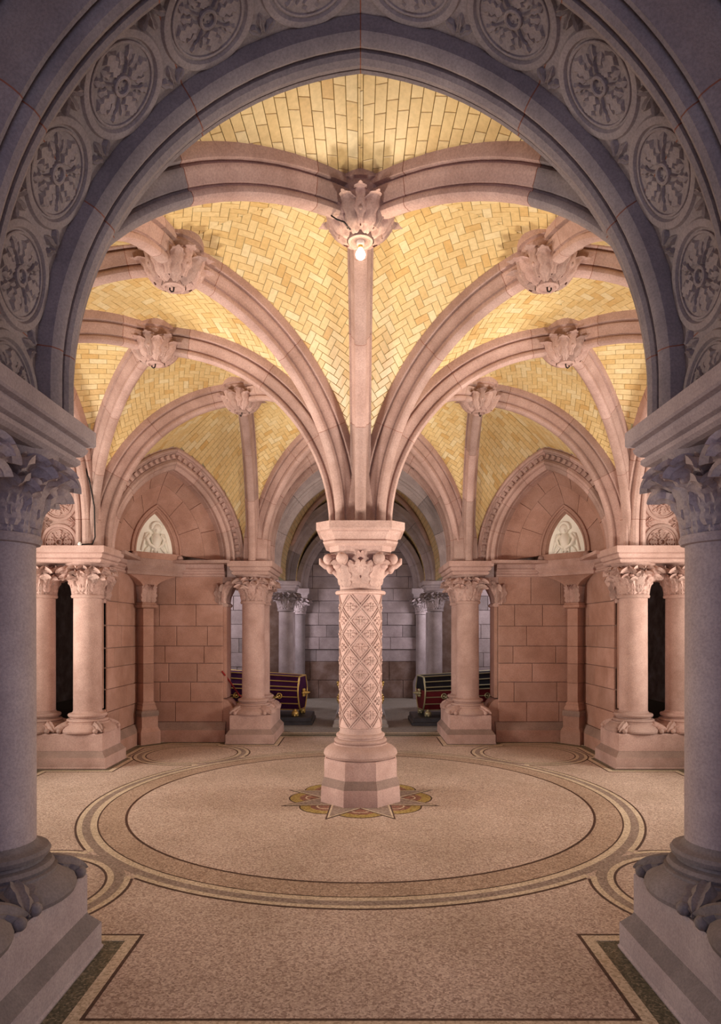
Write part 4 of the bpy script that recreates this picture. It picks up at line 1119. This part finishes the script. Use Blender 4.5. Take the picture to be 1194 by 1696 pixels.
# coffins
def coffin(name, loc, rz, label, body, lid, trim, L=2.15, flip=1, sc=1.0):
    root = empty(name, loc, rz); tag(root, label, 'coffin', 'metal-trimmed coffins in the chancel')
    sec = [(0.24, 0.14), (0.355, 0.29), (0.43, 0.45), (0.46, 0.60), (0.435, 0.68), (0.36, 0.80), (0.30, 0.92)]
    def sect(t):                                        # t 0 foot .. 1 head
        k = 0.88+0.18*t
        return [(y*k*sc, 0.14+(z-0.14)*(0.94+0.14*t)*sc) for y, z in sec]
    xs = [0, 0.06, 0.5, 1.0]
    def ringb(t, lo, hi):
        s = sect(t)[lo:hi]; return [(flip*(t-0.5)*L, y, z) for y, z in s]+[(flip*(t-0.5)*L, -y, z) for y, z in s[::-1]]
    mb = MB(); mb.prism([ringb(t, 0, 4) for t in (0, 0.25, 0.5, 0.75, 1)]); mb.build('case', body, root)
    mb = MB(); mb.prism([ringb(t, 3, 7) for t in (0, 0.25, 0.5, 0.75, 1)]); mb.build('lid', lid, root)
    mb = MB()
    for j in range(7):
        for sy in (1, -1):
            mb.tube([(flip*(t-0.5)*L, sy*sect(t)[j][0], sect(t)[j][1]) for t in (0, 0.5, 1)], 0.014, 6)
    for t in (0, 1):
        s = sect(t); loop = [(flip*(t-0.5)*L, y, z) for y, z in s]+[(flip*(t-0.5)*L, -y, z) for y, z in s[::-1]]
        mb.tube(loop+[loop[0]], 0.018, 6)
    mb.build('trim_band', trim, root, 60)
    for sy in (1, -1):
        for tx in (0.24, 0.70):
            mb = MB()
            for dx in (-0.11, 0.11):
                pts = [(flip*(tx-0.5)*L+dx+0.055*math.cos(2*PI*i/12), sy*(0.44*sc), 0.46+0.055*math.sin(2*PI*i/12)) for i in range(13)]
                mb.tube(pts, 0.014, 6); mb.sphere((flip*(tx-0.5)*L+dx, sy*0.44*sc, 0.46), 0.025, 8, 5)
            mb.tube([(flip*(tx-0.5)*L-0.10+0.05*i, sy*0.46*sc, 0.44-0.03*math.sin(PI*i/4)) for i in range(5)], 0.014, 6)
            mb.tube([(flip*(tx-0.5)*L, sy*0.455*sc, 0.42), (flip*(tx-0.5)*L, sy*0.455*sc, 0.30)], [0.008, 0.016], 6)
            mb.build('handle', trim, root, 60)
    for t in (0.04, 0.96):
        for sy in (1, -1):
            mb = MB(); x = flip*(t-0.5)*L
            mb.sphere((x, sy*0.30*sc, 0.07), 0.075, 10, 6, (1.1, 1, 0.9))
            for q in range(4): mb.sphere((x+0.05*math.cos(q*1.57), sy*0.30*sc+0.05*math.sin(q*1.57), 0.03), 0.03, 7, 4)
            mb.sphere((x, sy*0.30*sc, 0.13), 0.04, 8, 5); mb.build('foot', trim, root, 60)
    for t, dr in ((0, -1), (1, 1)):
        mb = MB(); x = flip*((t-0.5)*L+dr*0.01)
        for q in range(6): mb.sphere((x+flip*dr*0.02, 0.07*math.cos(q*PI/3), 0.50+0.07*math.sin(q*PI/3)), 0.035, 8, 5)
        mb.tube([(x, 0, 0.50), (x+flip*dr*0.10, 0, 0.50), (x+flip*dr*0.17, 0, 0.51)], [0.05, 0.035, 0.005], 8); mb.build('end_ornament', trim, root, 60)
    return root
def slab(loc, sx, sy, h, mat, label, rz=0.0):
    mb = MB(); mb.prism([[(-x, -y, z), (x, -y, z), (x, y, z), (-x, y, z)] for x, y, z in ((sx+0.03, sy+0.03, 0), (sx+0.03, sy+0.03, h*0.35), (sx, sy, h*0.45), (sx, sy, h*0.9), (sx-0.015, sy-0.015, h))])
    o = mb.build('coffin_slab', mat, None, None, T(*loc) @ RZ(rz)); tag(o, label, 'slab', 'slabs under the coffins'); return o
slab((-2.22, 6.75, 0.0015), 1.14, 0.56, 0.17, 'slate', 'dark slab under the purple coffin')
coffin('coffin', (-2.36, 6.78, 0.1715), -0.17, 'purple velvet coffin with gold bands and feet on a dark slab', 'velvet', 'velvet', 'gold', flip=-1)
slab((2.28, 6.65, 0.0015), 1.14, 0.58, 0.17, 'slate', 'dark slab under the maroon coffin')
coffin('coffin', (2.40, 6.70, 0.1715), 0.17, 'maroon and black coffin with tarnished gilt bands on a dark slab', 'maroon', 'velvet_dark', 'brass', flip=1)
slab((0, 7.35, 0.0015), 0.56, 1.5, 0.15, 'marble', 'pale slab behind the central column')
coffin('coffin', (0, 7.5, 0.1515), PI/2, 'dark coffin with gold ornaments hidden behind the central column', 'maroon', 'velvet_dark', 'gold', flip=1, sc=1.08)
# ornaments of the middle coffin that show beside the column
cz = [o for o in bpy.data.objects if o.get('label', '').startswith('dark coffin with gold')][0]
for sy in (1, -1):
    mb = MB()
    for i in range(9): mb.sphere((-0.95+0.03*(i % 3), sy*(0.47+0.03*math.sin(i)), 0.30+0.055*i), 0.038, 8, 5)
    mb.build('side_ornament', 'gold', cz, 60)
# rope, cable, little clip
mb = MB(); mb.tube([(-2.56, 4.06, 1.30), (-2.46, 4.4, 1.05), (-2.38, 4.75, 0.80), (-2.2, 5.15, 0.55)], 0.016, 8); tag(mb.build('barrier_rope', 'red_rope', smooth=60), 'red rope sloping down between the left wall and the column before the purple coffin', 'rope')
mb = MB(); mb.tube([(-4.13, 1.62, 5.0), (-4.10, 1.63, 4.6), (-4.02, 1.68, 4.25), (-3.97, 1.72, 3.9), (-3.96, 1.72, 3.45), (-3.99, 1.70, 3.345), (-4.14, 1.68, 3.335)], 0.011, 6); tag(mb.build('cable', 'iron', smooth=60), 'black cable running down the ribs onto the left paired columns', 'cable')
mb = MB(); mb.lathe([(0.02, 0), (0.024, 0.02), (0.015, 0.05)], 10); mb.tube([(-0.03, 0, 0.02), (0.03, 0, 0.02)], 0.01, 6)
tag(mb.build('cable_clip', 'porcelain', None, 60, T(-4.17, 1.68, 3.322)), 'small white cable clip on top of the left paired columns', 'clip')
